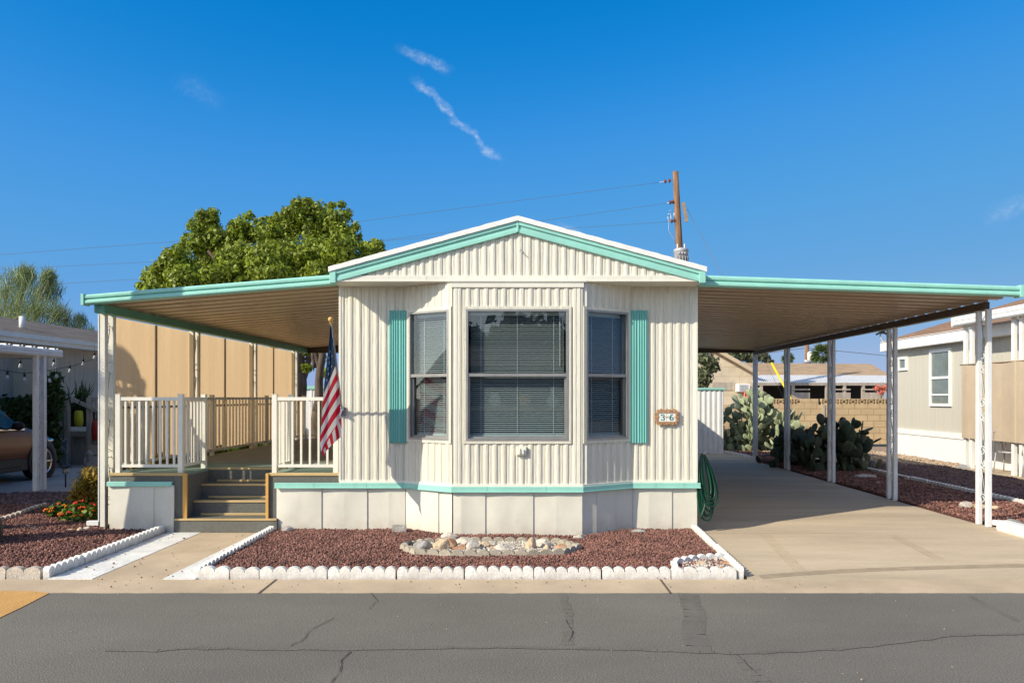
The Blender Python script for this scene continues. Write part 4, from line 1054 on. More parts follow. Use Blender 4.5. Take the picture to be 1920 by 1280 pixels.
mb.box(DX0, SX0 + .0, DYF - .014, DYF + .02, DZ - .03, DZ + .005); mb.box(SX1, DX1, DYF - .014, DYF + .02, DZ - .03, DZ + .005)
mb.build('nosing', 'nosing', deck, bevel=.004)
mb = MB(); mb.bar((SX0 + .012, DYF - .016, .165), (SX0 + .012, DYF - .016, .70), .05, .03); mb.build('corner_board', 'ochrewood', deck, bevel=.003); mb = MB(); mb.bar((SX1 - .012, DYF - .016, .165), (SX1 - .012, DYF - .016, .70), .034, .03)
mb.build('corner_board', 'ochrewood', deck, bevel=.003)
mb = MB(); skirt(mb, (-5.04, DYF - .008), (-4.29, DYF - .008), .27); mb.box(-4.30, -4.265, DYF - .03, DYF - .001, 0, .56); mb.build('skirting', 'skirt', deck)
mb = MB(); mb.box(-5.055, -4.285, DYF - .045, DYF - .001, .548, .603); mb.build('trim_band', 'mint', deck, bevel=.004)
def railing(pts, n, posts, label, h=.905, lo=.085):
    (x0, y0), (x1, y1) = pts; ang = 0
    mb = MB(); t = .05
    mb.bar((x0, y0, DZ + h - .02), (x1, y1, DZ + h - .02), .045, .04)
    r = mb.build('railing', 'rail', deck); r['label'] = label
    mb = MB(); mb.bar((x0, y0, DZ + lo), (x1, y1, DZ + lo), .035, .035); mb.build('bottom_rail', 'rail', r)
    for px_, py_ in posts:
        mb = MB(); mb.box(px_ - .029, px_ + .029, py_ - .029, py_ + .029, DZ - .01, DZ + h + .03); mb.box(px_ - .033, px_ + .033, py_ - .033, py_ + .033, DZ + h + .03, DZ + h + .036)
        mb.build('post', 'rail', r, bevel=.003)
    for i in range(1, n + 1):
        u = i / (n + 1); x = x0 + (x1 - x0) * u; y = y0 + (y1 - y0) * u
        mb = MB(); mb.bar((x, y, DZ + lo), (x, y, DZ + h - .03), .022, .022); mb.build('baluster', 'rail', r)
RY = 9.05
railing([(-4.96, RY), (-4.215, RY)], 8, [(-4.96, RY), (-4.215, RY)], 'front railing panel on the screen side of the steps')
railing([(-4.215, RY), (-4.215, 9.68)], 6, [(-4.215, 9.68)], 'short return railing beside the steps on the screen side')
railing([(-3.09, RY), (-2.36, RY)], 6, [(-3.09, RY), (-2.36, RY)], 'front railing panel between steps and mobile home')
railing([(-3.09, RY), (-3.09, 9.65)], 6, [(-3.09, 9.65)], 'short return railing beside the steps on the home side')
railing([(-4.98, RY + .05), (-4.98, 16.4)], 52, [(-4.98, 11.72), (-4.98, 14.12), (-4.98, 16.4)], 'long side railing in front of the shade screens')
railing([(-4.98, 16.4), (-2.36, 16.4)], 19, [(-2.36, 16.4)], 'rear railing at the far end of the deck')
mb = MB(); mb.box(-3.35, -2.4, 15.2, 15.55, 1.12, 1.17)
for x in (-3.3, -2.45):
    for y in (15.24, 15.51): mb.bar((x, y, DZ + .003), (x, y, 1.12), .06, .06)
mb.bar((-3.3, 15.38, .85), (-2.45, 15.38, .85), .04, .09)
tag(mb.build('wooden_bench', 'woodplain', bevel=.006), 'brown wooden bench at the far end of the deck', 'bench')

# ------------------------------------------------------------------ flag
PB = Vector((-2.262, 8.935, 1.44)); PT = Vector((-2.165, 8.10, 2.40))
fl = thing('flag', PB, 'American stars and stripes flag hanging from a slanted pole bracketed to the wall corner', 'flag')
mb = MB(); mb.tube([PB, PT], .0125, 10); mb.build('pole', 'oldwood', fl)
mb = MB(); ax = (PT - PB).normalized(); mb.lathe([(.014, -.01), (.02, 0), (.013, .012), (.024, .026), (.030, .042), (.026, .058), (.012, .07), (.0, .073)], PT, 14, axis=ax); mb.build('finial', 'gold', fl)
mb = MB(); mb.tube([PB - ax * .02, PB + ax * .07], .019, 10); mb.box(PB.x - .03, PB.x + .03, PB.y + .005, PB.y + .03, PB.z - .06, PB.z + .05); mb.bar(PB + Vector((0, .01, -.02)), PB + Vector((0, -.05, .0)), .02, .05); mb.build('bracket', 'chrome', fl)
def interp(tab, t):
    for (a, va), (b, vb) in zip(tab, tab[1:]):
        if a <= t <= b: return va + (vb - va) * (t - a) / (b - a)
    return tab[-1][1] if t > tab[-1][0] else tab[0][1]
LEFT = [(606, 619), (640, 617), (680, 612.5), (720, 608), (760, 604.5), (800, 602), (830, 599.5), (846, 602), (857, 608)]
RIGHT = [(606, 623.5), (640, 627), (680, 632), (720, 635.5), (760, 638), (800, 640.5), (815, 641)]
# bottom edge of the cloth: from the low tip up to the right-hand corner
def bottom_py(u): return 857 - 40 * u ** .9
def cloth_pt(u, v, layer=0):
    """u 0..1 left to right, v 0..1 top to bottom, in the flag's hanging shape"""
    py = 606 + (bottom_py(u) - 606) * v
    l = interp(LEFT, py); r = interp(RIGHT, py)
    px = l + (r - l) * u
    yr = min(8.10 + .80 * (py - 603) / 167, 8.66)
    Y = 8.11 + .04 * v + (yr - 8.11) * u + .045 * math.sin(u * 9 + v * 2.2) * min(1, v * 2) + .012 * math.sin(u * 21 + v * 5)
    if layer: Y += .06
    return at(px, py, Y)
def flag_uv(u, v):
    py = 606 + (bottom_py(u) - 606) * v; l = interp(LEFT, py); r = interp(RIGHT, py); px = l + (r - l) * u
    # canton ends along a slanted line; stripes climb to the right and bend
    edge = 738 - 60 * u - 6 * math.sin(u * PI)
    q = (py - edge)
    # lower right: folded back cloth whose stripes hang nearly straight down
    fold = 772 - (px - 640) * 1.94
    if py > fold + 6 and u > .12:
        return (-1., (px - 596) / 6.3 + .25 * math.sin(py * .1) - (py - 830) * .045)
    return (-q, 1. + q / 15.5) if q > 0 else (-q, 0.)
nu, nv = 40, 150
V = [cloth_pt(i / nu, j / nv) for j in range(nv + 1) for i in range(nu + 1)]
Fs = [(j * (nu + 1) + i, j * (nu + 1) + i + 1, (j + 1) * (nu + 1) + i + 1, (j + 1) * (nu + 1) + i) for j in range(nv) for i in range(nu)]
o = link_mesh('cloth', V, Fs, 'flag', fl, None, [True] * len(Fs))
uvl = o.data.uv_layers.new(name='flag')
for p in o.data.polygons:
    i0 = p.index % nu; j0 = p.index // nu
    cu, cv = flag_uv((i0 + .5) / nu, (j0 + .5) / nv)
    for li in p.loop_indices:
        vi = o.data.loops[li].vertex_index; ii = vi % (nu + 1); jj = vi // (nu + 1)
        uv_ = flag_uv(ii / nu, jj / nv)
        if (uv_[0] == -1.) != (cu == -1.): uv_ = (cu, cv)
        uvl.data[li].uv = uv_
mb = MB()
def star(u, v, r):
    c = cloth_pt(u, v); du = (cloth_pt(min(1, u + .02), v) - cloth_pt(max(0, u - .02), v)); dv = (cloth_pt(u, min(1, v + .01)) - cloth_pt(u, v - .01))
    ex = Vector((1, 0, 0)); 
    n = du.cross(dv).normalized(); n = n if n.y < 0 else -n
    vs_ = [c + n * .006]
    for k in range(10):
        a = PI / 2 + k * PI / 5; rr = r if k % 2 == 0 else r * .42
        uu_ = u + rr * math.cos(a) / max(.02, du.length) * .04; vv2 = v - rr * math.sin(a) / dv.length * .02
        vs_.append(cloth_pt(min(1, max(0, uu_)), min(1, max(0, vv2))) + n * .006)
    mb.add(vs_, [(0, k + 1, (k + 1) % 10 + 1) for k in range(10)])
for r_ in range(10):
    v = .09 + r_ * .043
    
    for cidx in range(3 if r_ > 2 else 2):
        u = ((.30, .72) if cidx < 2 and r_ <= 2 else (.16, .48, .80))[cidx] + (.04 if r_ % 2 else -.04)
        if flag_uv(u, v + .02)[0] > 6: star(u, v, .023)
mb.build('star', 'flagwhite', fl)

# ------------------------------------------------------------------ garden hose on the side of the home
hz = thing('garden_hose', (XR + .06, 9.0, .3), 'coiled dark green garden hose hanging on the corner of the mobile home', 'garden hose')
mb = MB(); c0 = Vector((XR + .055, 9.05, .93))
for k in range(9):
    P = []; ww = .045 + .011 * k; hh = .50 + .035 * ((k * 5) % 9) + random.uniform(-.03, .03); off = .02 + .006 * k
    sway = random.uniform(-.02, .05)
    for i in range(25):
        a = 2 * PI * i / 24 + PI / 2
        ss = math.sin(a); xx = math.cos(a)
        z = c0.z - hh / 2 + hh / 2 * ss
        dep = (c0.z - z) / hh
        P.append((c0.x + .03 + xx * ww * (.5 + .6 * dep) + dep * (.05 + sway), c0.y + off * .8 * xx - .06 * dep, z))
    mb.tube(P, .0115, 7)
mb.tube([(c0.x + .03, c0.y, .45), (c0.x + .04, c0.y - .08, .32), (c0.x + .0, c0.y - .1, .22), (c0.x - .02, c0.y - .1, .17)], .0115, 7)
mb.build('coil', 'hose', hz)
mb = MB(); mb.tube([(XR + .01, 9.05, .93), (XR + .10, 9.05, .93), (XR + .13, 9.05, .97)], .012, 6); mb.build('hanger', 'greymetal', hz)

# ------------------------------------------------------------------ storage shed behind the carport
sh = thing('storage_shed', (3.8, 21.6, 0), 'white ribbed storage shed with mint roof edge at the back of the carport', 'shed')
SHP = [(0, 0), (.03, 0), (.045, .02), (.10, .02), (.115, 0)]
mb = MB(); siding(mb, (2.2, 21.6), (5.42, 21.6), 1.82, .0, prof=SHP, per=.145); siding(mb, (5.42, 21.6), (5.42, 24), 1.82, 0., prof=SHP, per=.145); mb.quad((2.2, 24, 0), (2.2, 21.6, 0), (2.2, 21.6, 1.82), (2.2, 24, 1.82)); mb.build('wall', 'white', sh)
mb = MB(); mb.box(2.15, 5.46, 21.55, 24.05, 1.82, 1.88); mb.build('roof', 'mint', sh)

# ------------------------------------------------------------------ foliage helpers
def leaf_cloud(clumps, n, size, elong=1.8, shell=.55, up=.0, jit=.3):
    """n leaf quads spread through ellipsoid clumps [(c, (rx,ry,rz), weight)]"""
    W = np.array([c[2] if len(c) > 2 else 1. for c in clumps]); W = W / W.sum()
    idx = RNG.choice(len(clumps), n, p=W)
    Cn = np.array([c[0] for c in clumps])[idx]; Rn = np.array([c[1] for c in clumps])[idx]
    d = RNG.normal(size=(n, 3)); d /= np.linalg.norm(d, axis=1)[:, None]
    r = (shell + (1 - shell) * RNG.random(n)) * (1 + RNG.normal(0, .13, n) + .16 * (RNG.random(n) < .05))
    P = Cn + d * Rn * r[:, None]
    nrm = d * 1.0 + RNG.normal(size=(n, 3)) * .6 + np.array([0, 0, up]); nrm /= np.linalg.norm(nrm, axis=1)[:, None]
    t = np.cross(nrm, RNG.normal(size=(n, 3))); t /= np.linalg.norm(t, axis=1)[:, None]; b = np.cross(nrm, t)
    s = size * RNG.uniform(1 - jit, 1 + jit, n) * np.where(RNG.random(n) < .2, 1.35, 1.)
    a = t * (s * elong / 2)[:, None]; c = b * (s / 2)[:, None]
    V = np.stack([P - a, P - a * .1 + c + nrm * (s * .12)[:, None], P + a, P - a * .1 - c + nrm * (s * .12)[:, None]], 1).reshape(-1, 3)
    return V, np.arange(n * 4).reshape(n, 4)
def limb(mb, p, q, r0, r1, wob=.15, n=7, sd=0):
    p = Vector(p); q = Vector(q); L_ = (q - p).length; P = []; R = []
    for i in range(n + 1):
        t = i / n; o = Vector((mnoise.noise((t * 3, sd, 0)), mnoise.noise((t * 3, sd, 5)), mnoise.noise((t * 3, sd, 9)) * .4)) * wob * L_ * math.sin(PI * t)
        P.append(p + (q - p) * t + o); R.append(r0 + (r1 - r0) * t)
    mb.tube(P, R, 8)
def px_clump(px, py, Y, rpx, k=1., wgt=None, sq=.85):
    r = rpx / F * Y; return (tuple(at(px, py, Y)), (r, r * 1.0, r * sq), (wgt or rpx ** 2) * k)

# big ficus-like tree behind the awning
TY = 20.5
tr = thing('tree', (-6.6, TY, 0), 'large dense yellow green tree rising behind the patio awning', 'tree')
outline = [(388, 425, 30), (372, 462, 30), (420, 455, 34), (455, 440, 30), (500, 442, 34), (540, 430, 36), (560, 405, 30), (590, 400, 30), (625, 415, 30), (612, 440, 40), (650, 440, 26), (640, 470, 34), (655, 500, 26),
           (330, 490, 34), (300, 515, 30), (285, 535, 26), (345, 525, 40), (400, 500, 44), (450, 490, 46), (500, 490, 46), (550, 480, 46), (600, 480, 46), (420, 535, 46), (480, 540, 46), (540, 535, 46), (600, 530, 46), (640, 540, 34), (360, 560, 46), (300, 560, 34), (450, 580, 50), (550, 580, 50)]
cl = []
for i, (x, y, r) in enumerate(outline):
    dy = random.uniform(-1.6, 1.6) if r > 33 else random.uniform(-.8, .8)
    cl.append(px_clump(x, y, TY + dy, r * .92))
    for k in range(3):
        a = random.uniform(0, 2 * PI); cl.append(px_clump(x + r * .62 * math.cos(a), y + r * .55 * math.sin(a), TY + dy + random.uniform(-.7, .5), r * random.uniform(.35, .55)))
for (x, y, r) in ((378, 402, 13), (400, 398, 12), (360, 425, 12), (466, 405, 12), (520, 410, 10), (556, 383, 12), (575, 380, 12), (622, 385, 9), (640, 384, 9), (650, 400, 12), (668, 425, 9), (274, 520, 10), (262, 536, 9), (300, 495, 10)):
    cl.append(px_clump(x, y, TY - .5, r, .55)); 
for k in range(70):
    x, y, r = random.choice(outline[:19] + outline[26:28]); a = random.uniform(-.2, PI + .2); rr = random.uniform(5, 9)
    c_ = at(x + r * 1.02 * math.cos(a), y - r * .92 * math.sin(a), TY + random.uniform(-.6, .6)); q_ = rr / F * TY
    cl.append((tuple(c_), (q_ * random.uniform(.5, 1), q_, q_ * random.uniform(.9, 1.6)), rr ** 2 * .45))
V, Fq = leaf_cloud(cl, 100000, .056, 1.9, .35); np_mesh('crown', V, Fq, 'leaf', tr)
mb = MB(); base = Vector((-6.35, TY, -.05))
limb(mb, base, at(566, 700, TY), .17, .12, .06, sd=1); limb(mb, at(566, 700, TY), at(560, 560, TY), .11, .08, .1, sd=2); limb(mb, at(566, 720, TY), at(610, 540, TY), .09, .06, .1, sd=3)
limb(mb, at(568, 740, TY), at(470, 540, TY), .10, .06, .12, sd=4); limb(mb, at(563, 650, TY), at(510, 500, TY), .12, .05, .12, sd=5); limb(mb, at(600, 600, TY), at(640, 500, TY), .08, .04, .1, sd=6)
limb(mb, at(520, 640, TY), at(390, 470, TY), .1, .04, .12, sd=7)
for k in range(7): limb(mb, at(568 + k, 700 - k * 12, TY), at(585 + 8 * k, 640 - 6 * k, TY + random.uniform(-.5, .8)), .025, .01, .2, sd=20 + k)
mb.build('trunk', 'bark', tr)
t2 = thing('tree', (-5.1, 19, 0), 'leaning dark twin-trunked tree seen past the end of the deck', 'tree')
T2 = 18.6
mb = MB(); limb(mb, (-5.35, T2, -.05), at(594, 770, T2), .16, .12, .05, sd=11); limb(mb, at(594, 772, T2), at(606, 640, T2), .12, .08, .08, sd=12); limb(mb, at(600, 700, T2), at(588, 640, T2), .07, .05, .1, sd=13)
limb(mb, at(606, 640, T2), at(648, 540, T2), .1, .05, .06, sd=14); limb(mb, at(590, 690, T2), at(578, 620, T2), .05, .03, .1, sd=15)
mb.build('trunk', 'bark', t2)
cl = [px_clump(690, 468, 19.5, 17), px_clump(705, 462, 19.5, 15), px_clump(680, 490, 19.5, 18), px_clump(716, 476, 19.5, 12), px_clump(660, 510, 19.5, 16), px_clump(700, 500, 19.5, 18), px_clump(660, 460, 19.5, 12)]
cl += [px_clump(575, 690, 19.6, 10, .5), px_clump(600, 670, 19.6, 12, .4), px_clump(575, 660, 19.8, 9, .5), px_clump(618, 700, 19.8, 12, .6)]
V, Fq = leaf_cloud(cl, 6500, .065, 1.8, .3); np_mesh('crown', V, Fq, 'leaf', t2)

# palo verde beyond the neighbour's roof
def wispy(name, trunkxy, Y, sprays, n, m, label, ln=.75, wd=.014, cat='tree', bark='palebark'):
    t = thing(name, (trunkxy[0], Y, 0), label, cat)
    V = []; nb = len(sprays)
    mb = MB(); base = Vector((trunkxy[0], Y, -.05)); top = Vector((trunkxy[0], Y, trunkxy[1])); limb(mb, base, top, .2, .14, .05)
    for i, (x, y, r) in enumerate(sprays):
        c = at(x, y, Y + random.uniform(-1, 1)); limb(mb, top, c, .07, .012, .1, sd=i)
        R = r / F * Y; k = n // nb
        d = RNG.normal(size=(k, 3)); d /= np.linalg.norm(d, axis=1)[:, None]
        P = np.array(c) + d * R * (RNG.random((k, 1)) ** .5)
        dr = np.array((c - top).normalized()) * .6 + RNG.normal(size=(k, 3)) * .38 + np.array([0, 0, .45]); dr /= np.linalg.norm(dr, axis=1)[:, None]
        sd_ = np.cross(dr, RNG.normal(size=(k, 3))); sd_ /= np.linalg.norm(sd_, axis=1)[:, None]
        l = (ln * RNG.uniform(.5, 1.2, k))[:, None]; w_ = (wd * RNG.uniform(.5, 1.2, k))[:, None]
        bend = np.array([0, 0, -.06]) * l
        V.append(np.stack([P - dr * l / 2 - sd_ * w_, P + sd_ * w_, P + dr * l / 2 + bend, P - sd_ * w_ * .2], 1).reshape(-1, 3))
    V = np.concatenate(V); np_mesh('crown', V, np.arange(len(V)).reshape(-1, 4), m, t); mb.build('trunk', bark, t)
wispy('palo_verde_tree', (-19.5, 2.6), 28, [(10, 545, 34), (35, 530, 32), (70, 550, 36), (95, 545, 26), (30, 580, 36), (75, 585, 30), (0, 580, 40), (50, 515, 18), (90, 520, 14), (-40, 560, 40), (110, 590, 22), (60, 610, 36), (10, 610, 36)], 6200, 'leafgrey', 'wispy pale green palo verde tree behind the neighbouring shingled roof', .7, .016)
wispy('palo_verde_tree', (-17.6, 2.0), 29, [(135, 610, 22), (155, 620, 22), (120, 620, 18), (175, 630, 16), (150, 600, 12), (130, 640, 20), (165, 645, 18)], 1800, 'leafgrey', 'smaller palo verde tree between the neighbouring roof and the awning post', .55, .013)

# leafy shrubs and plants
def shrub(name, clumps, n, size, m, label, cat, elong=1.8, shell=.4, stem=True, up=0., group=None):
    c = np.mean([k[0] for k in clumps], axis=0); lo = min(k[0][2] - k[1][2] for k in clumps)
    t = thing(name, (float(c[0]), float(c[1]), 0), label, cat, group)
    V, Fq = leaf_cloud(clumps, n, size, elong, shell, up); np_mesh('foliage', V, Fq, m, t)
    if stem:
        mb = MB()
        for i, k in enumerate(clumps[:12]): limb(mb, (float(c[0]) + random.uniform(-.1, .1), float(c[1]), max(0, lo - .05)), k[0], .012, .005, .15, 5, sd=i)
        mb.build('stem', 'palebark', t)
    return t
def spiky(name, cx, cy, z0, h, r, n, m, label, cat, wd=.02):
    t = thing(name, (cx, cy, 0), label, cat)
    a = RNG.uniform(0, 2 * PI, n); el = RNG.uniform(.25, 1.45, n); l = h * RNG.uniform(.6, 1.1, n)
    base = np.stack([cx + RNG.normal(0, r * .25, n), cy + RNG.normal(0, r * .25, n), np.full(n, z0)], 1)
    d = np.stack([np.cos(a) * np.cos(el) * r / h * 1.4, np.sin(a) * np.cos(el) * r / h * 1.4, np.sin(el)], 1)
    tip = base + d * l[:, None]; mid = base + d * l[:, None] * .55 + np.array([0, 0, .06]) * l[:, None]
    s = np.stack([-np.sin(a), np.cos(a), np.zeros(n)], 1) * wd
    V = np.stack([base - s * .4, mid - s, tip, mid + s], 1).reshape(-1, 3)
    np_mesh('foliage', V, np.arange(n * 4).reshape(n, 4), m, t); return t
Yb = 10.1
shrub('golden_shrub', [px_clump(172, 895, Yb, 22), px_clump(160, 915, Yb, 24), px_clump(182, 915, Yb, 24), px_clump(148, 930, Yb, 18), px_clump(180, 935, Yb, 20), px_clump(190, 890, Yb, 18), px_clump(195, 920, Yb, 20)], 3600, .018, 'leafyellow', 'olive gold spiky shrub beside the downspout and awning post', 'shrub', 5., .2)
Yb = 10.6
shrub('golden_shrub', [px_clump(x, 868 + random.uniform(-4, 6), 10.5, 16) for x in range(225, 345, 14)], 2600, .035, 'leafyellow', 'row of yellow leaved shrub showing through the front railing below the shade screen', 'shrub', 2., .2)
shrub('green_shrub', [((-5.35, y, .62 + random.uniform(-.06, .06)), (.15, .25, .16), 1) for y in np.arange(11.6, 16.2, .33)], 3200, .06, 'leafbright', 'low leafy green hedge outside the deck below the shade screens', 'hedge', 1.6, .2)
# lantana bed with red and orange flowers
la = thing('lantana', gxy(140, 972) + (0,), 'lantana plant with red and orange flowers at the corner of the red bed', 'flowering plant')
YL = 9.75
lc = [px_clump(x, y, YL + dy, r) for x, y, r, dy in ((100, 958, 12, .1), (118, 952, 14, .2), (140, 960, 18, 0), (160, 950, 18, .2), (178, 958, 18, 0), (150, 972, 12, -.2), (125, 968, 12, -.1), (185, 970, 12, 0), (165, 940, 12, .3), (195, 955, 12, .1))]
V, Fq = leaf_cloud(lc, 3600, .035, 1.6, .3, .4); np_mesh('foliage', V, Fq, 'leafbright', la)
for k in range(46):
    szz = .022; c_, R_, _ = random.choice(lc); dv_ = Vector((random.gauss(0, .6), random.uniform(-1, -.1), random.uniform(.1, 1))).normalized()
    p = Vector(c_) + Vector((dv_.x * R_[0], dv_.y * R_[1], dv_.z * R_[2])) * 1.08; mb = MB()
    for j in range(6): mb.ball(p + Vector((random.uniform(-1, 1), random.uniform(-1, 1), random.uniform(-.4, .6))) * szz * .8, (szz * .6, szz * .6, szz * .4), 6)
    mb.build('flower', 'flowerred' if k % 2 else 'flowerorange', la)

# prickly pears
def cactus(name, cx, cy, w_, d_, h, n, m, label, pr=.13):
    mb = MB(); pads = []
    rs = random.Random(int(cx * 100))
    def pad(base, ax, nr, r):
        side = ax.cross(nr).normalized(); c = base + ax * r * .95
        rot = Matrix((side, nr, ax)).transposed()
        vs_ = []; nn = 10; mm = 7
        for i in range(mm + 1):
            a = PI * i / mm
            wz = math.cos(a); wr = math.sin(a)
            for k in range(nn):
                t = 2 * PI * k / nn; sh_ = 1 + .14 * wz
                p = Vector((r * .80 * wr * math.cos(t) * sh_, r * .13 * wr * math.sin(t), r * wz)); vs_.append(c + rot @ p)
        mb.add(vs_, [(i * nn + k, (i + 1) * nn + k, (i + 1) * nn + (k + 1) % nn, i * nn + (k + 1) % nn) for i in range(mm) for k in range(nn)], 0, True)
        pads.append((c, ax, nr, r))
    for i in range(max(5, n // 12)):
        b = Vector((cx + rs.uniform(-.42, .42) * w_, cy + rs.uniform(-.4, .4) * d_, -.03)); a = Vector((rs.gauss(0, .3), rs.gauss(0, .3), 1)).normalized()
        nr = Vector((rs.gauss(0, 1), rs.gauss(0, 1), 0)); nr = (nr - a * nr.dot(a)).normalized(); pad(b, a, nr, pr * rs.uniform(.9, 1.2))
    tries = 0
    while len(pads) < n and tries < n * 30:
        tries += 1; c, a, nr, r = max(rs.choice(pads), rs.choice(pads), key=lambda q_: q_[0].z + rs.uniform(-.3, .3))
        side = a.cross(nr).normalized(); th = rs.uniform(-1.1, 1.1); e = c + (a * math.cos(th) * r + side * math.sin(th) * r * .8) * .95
        na = (a * math.cos(th) + side * math.sin(th) + nr * rs.gauss(0, .35) + Vector((0, 0, .35))).normalized()
        lim = h * (1 - .40 * (abs(e.x - cx) / (w_ * .5)) ** 2.5)
        if e.z > lim - r or abs(e.x - cx) > w_ * .55 or abs(e.y - cy) > d_ * .6: continue
        nn_ = nr * .6 + Vector((rs.gauss(0, .7), rs.gauss(0, .7), rs.gauss(0, .2))); nn_ = (nn_ - na * nn_.dot(na)).normalized()
        pad(e, na, nn_, pr * rs.uniform(.7, 1.15))
    return tag(mb.build(name, m), label, 'cactus', 'prickly pear cacti beside the carport')
cactus('prickly_pear', 6.35, 22.6, 1.7, 1.3, 1.85, 430, 'cactus', 'tall pale green sunlit prickly pear next to the white shed', .125)
cactus('prickly_pear', 7.35, 22.2, 1.1, 1.2, 1.25, 170, 'cactus', 'lower pale sunlit prickly pear in front of the block wall', .125)
cactus('prickly_pear', 6.0, 17.9, 1.5, 1.5, .85, 190, 'cactusshade', 'low dark shaded prickly pear at the rear carport posts', .12)
cactus('prickly_pear', 6.5, 16.4, 1.6, 1.3, 1.16, 210, 'cactusshade', 'large dark shaded prickly pear between two carport posts', .135)
cactus('prickly_pear', 7.25, 16.6, 1.1, 1.0, .80, 100, 'cactusshade', 'small dark shaded prickly pear leaning over the boundary edging', .13)

# ------------------------------------------------------------------ block wall and houses behind
bw = thing('block_wall', (10.5, 25.2, 0), 'tan concrete block wall with a pierced decorative top course', 'wall')
mb = MB(); mb.box(4.5, 15.5, 25.2, 25.4, .05, 1.36); mb.box(8.9, 9.5, 25.198, 25.402, 1.36, 1.56); mb.build('wall', 'blockwall', bw)
mb = MB(); x = 7.2
while x < 13.4:
    if not (8.75 < x < 9.5):
        mb.box(x, x + .02, 25.22, 25.38, 1.36, 1.56); mb.box(x + .28, x + .30, 25.22, 25.38, 1.36, 1.56); mb.box(x + .02, x + .28, 25.22, 25.38, 1.36, 1.385); mb.box(x + .02, x + .28, 25.22, 25.38, 1.535, 1.56)
        for k in range(8):
            a = PI / 4 * k; a2 = a + PI / 4
            mb.bar((x + .15 + .075 * math.cos(a), 25.245, 1.46 + .062 * math.sin(a)), (x + .15 + .075 * math.cos(a2), 25.245, 1.46 + .062 * math.sin(a2)), .05, .03, up=(0, 1, 0))
        mb.quad((x + .02, 25.33, 1.385), (x + .28, 25.33, 1.385), (x + .28, 25.33, 1.535), (x + .02, 25.33, 1.535))
    x += .302
mb.build('pierced_course', 'blockwall', bw)
mb = MB(); mb.box(9.62, 9.70, 25.17, 25.2, 0, 1.36); mb.build('pilaster', 'oldwood', bw)

# cream gabled house behind the wall
HB = 33.
hs_ = thing('gabled_house', (9, HB, 0), 'cream gabled house with tan shingle roof and shaded rear porch behind the block wall', 'house')
c1_ = at(1413, 702, HB); pk = at(1318, 648, HB); xr_ = c1_.x; xl_ = 2 * pk.x - xr_
mb = MB(); mb.prism([(xl_, HB, 0), (xr_, HB, 0), (xr_, HB, c1_.z), (pk.x, HB, pk.z), (xl_, HB, c1_.z)], (0, 9, 0)); mb.build('wall', 'farwall', hs_)
mb = MB()
for sx in (-1, 1):
    ex = pk.x + sx * (xr_ - pk.x) * 1.06; ez = pk.z + (c1_.z - pk.z) * 1.06
    v = [(pk.x, HB - .35, pk.z + .02), (ex, HB - .35, ez + .02), (ex, HB - .35, ez + .19), (pk.x, HB - .35, pk.z + .19)]; v += [(a, HB + 9.3, b) for a, _, b in v]
    mb.add(v, [(0, 1, 2, 3), (7, 6, 5, 4), (0, 4, 5, 1), (1, 5, 6, 2), (2, 6, 7, 3), (3, 7, 4, 0)])
mb.build('roof', 'tanwall', hs_)
# long wing to the right
e0 = at(1400, 704, HB + 1.5); e1 = at(1672, 705, HB + 1.5); r0 = at(1380, 680, HB + 5); r1 = at(1633, 682, HB + 5)
mb = MB(); mb.quad(e0, e1, r1, r0); mb.add([e1, (e1.x, HB + 9, e1.z), r1], [(0, 1, 2)]); mb.build('wing_roof', 'shingletan', hs_)
mb = MB(); a0 = at(1402, 703, HB + 1.4); a1 = at(1670, 704, HB + 1.4); b0 = at(1412, 719, HB - .6); b1 = at(1670, 719, HB - .6)
n_ = 150
for i in range(n_):
    t0, t1 = i / n_, (i + 1) / n_; z = .02 if i % 2 else 0
    p = [a0.lerp(a1, t0), a0.lerp(a1, t1), b0.lerp(b1, t1), b0.lerp(b1, t0)]; mb.quad(*[(q.x, q.y, q.z + z) for q in p])
mb.build('porch_roof', 'offwhite', hs_)
mb = MB(); mb.box(xr_ + .02, e1.x, HB + 3, HB + 3.1, 0, 2.5); mb.build('porch_wall', 'dark', hs_)  # near-black colour stands in for the shade inside the porch
mb = MB()
for px_ in (1427, 1487, 1550, 1583, 1618, 1655): q = at(px_, 735, HB - .5); mb.box(q.x - .06, q.x + .06, HB - .56, HB - .44, 0, 2.25)
mb.box(xr_ + .02, e1.x, HB - .58, HB - .44, 2.12, 2.24)
for px_, w_ in ((1500, 34), (1575, 36), (1632, 34)):
    q = at(px_, 740, HB - .5); mb.box(q.x - w_ / 2 * .023, q.x + w_ / 2 * .023, HB - .60, HB - .54, q.z - .18, q.z + .1); mb.box(q.x - w_ / 2 * .023, q.x + w_ / 2 * .023, HB - .60, HB - .54, q.z + .2, q.z + .26)
mb.build('porch_post', 'oldwood', hs_)
mb = MB(); q = at(1356, 724, HB); mb.box(q.x - .48, q.x + .48, HB - .03, HB - .004, q.z - .17, q.z + .17); mb.build('vent_window', 'oldwood', hs_)
mb = MB(); q = at(1390, 727, HB); mb.box(q.x - .26, q.x + .26, HB - .45, HB - .004, q.z - .17, q.z + .17)
ACQ = q
ACO = tag(mb.build('air_conditioner', 'white', bevel=.01), 'white window air conditioner on the cream gable wall', 'air conditioner')
mb = MB()
for k in range(6): mb.box(ACQ.x - .2, ACQ.x + .17, HB - .462, HB - .448, ACQ.z - .13 + .045 * k, ACQ.z - .105 + .045 * k)
mb.build('grille', 'greymetal', ACO)
mb = MB(); q = at(1401, 741, HB - .5); rr = [(q.x + (i / 10 - .5) * .5, HB - .5 + .04 * math.sin(i * 2), 0) for i in range(11)]
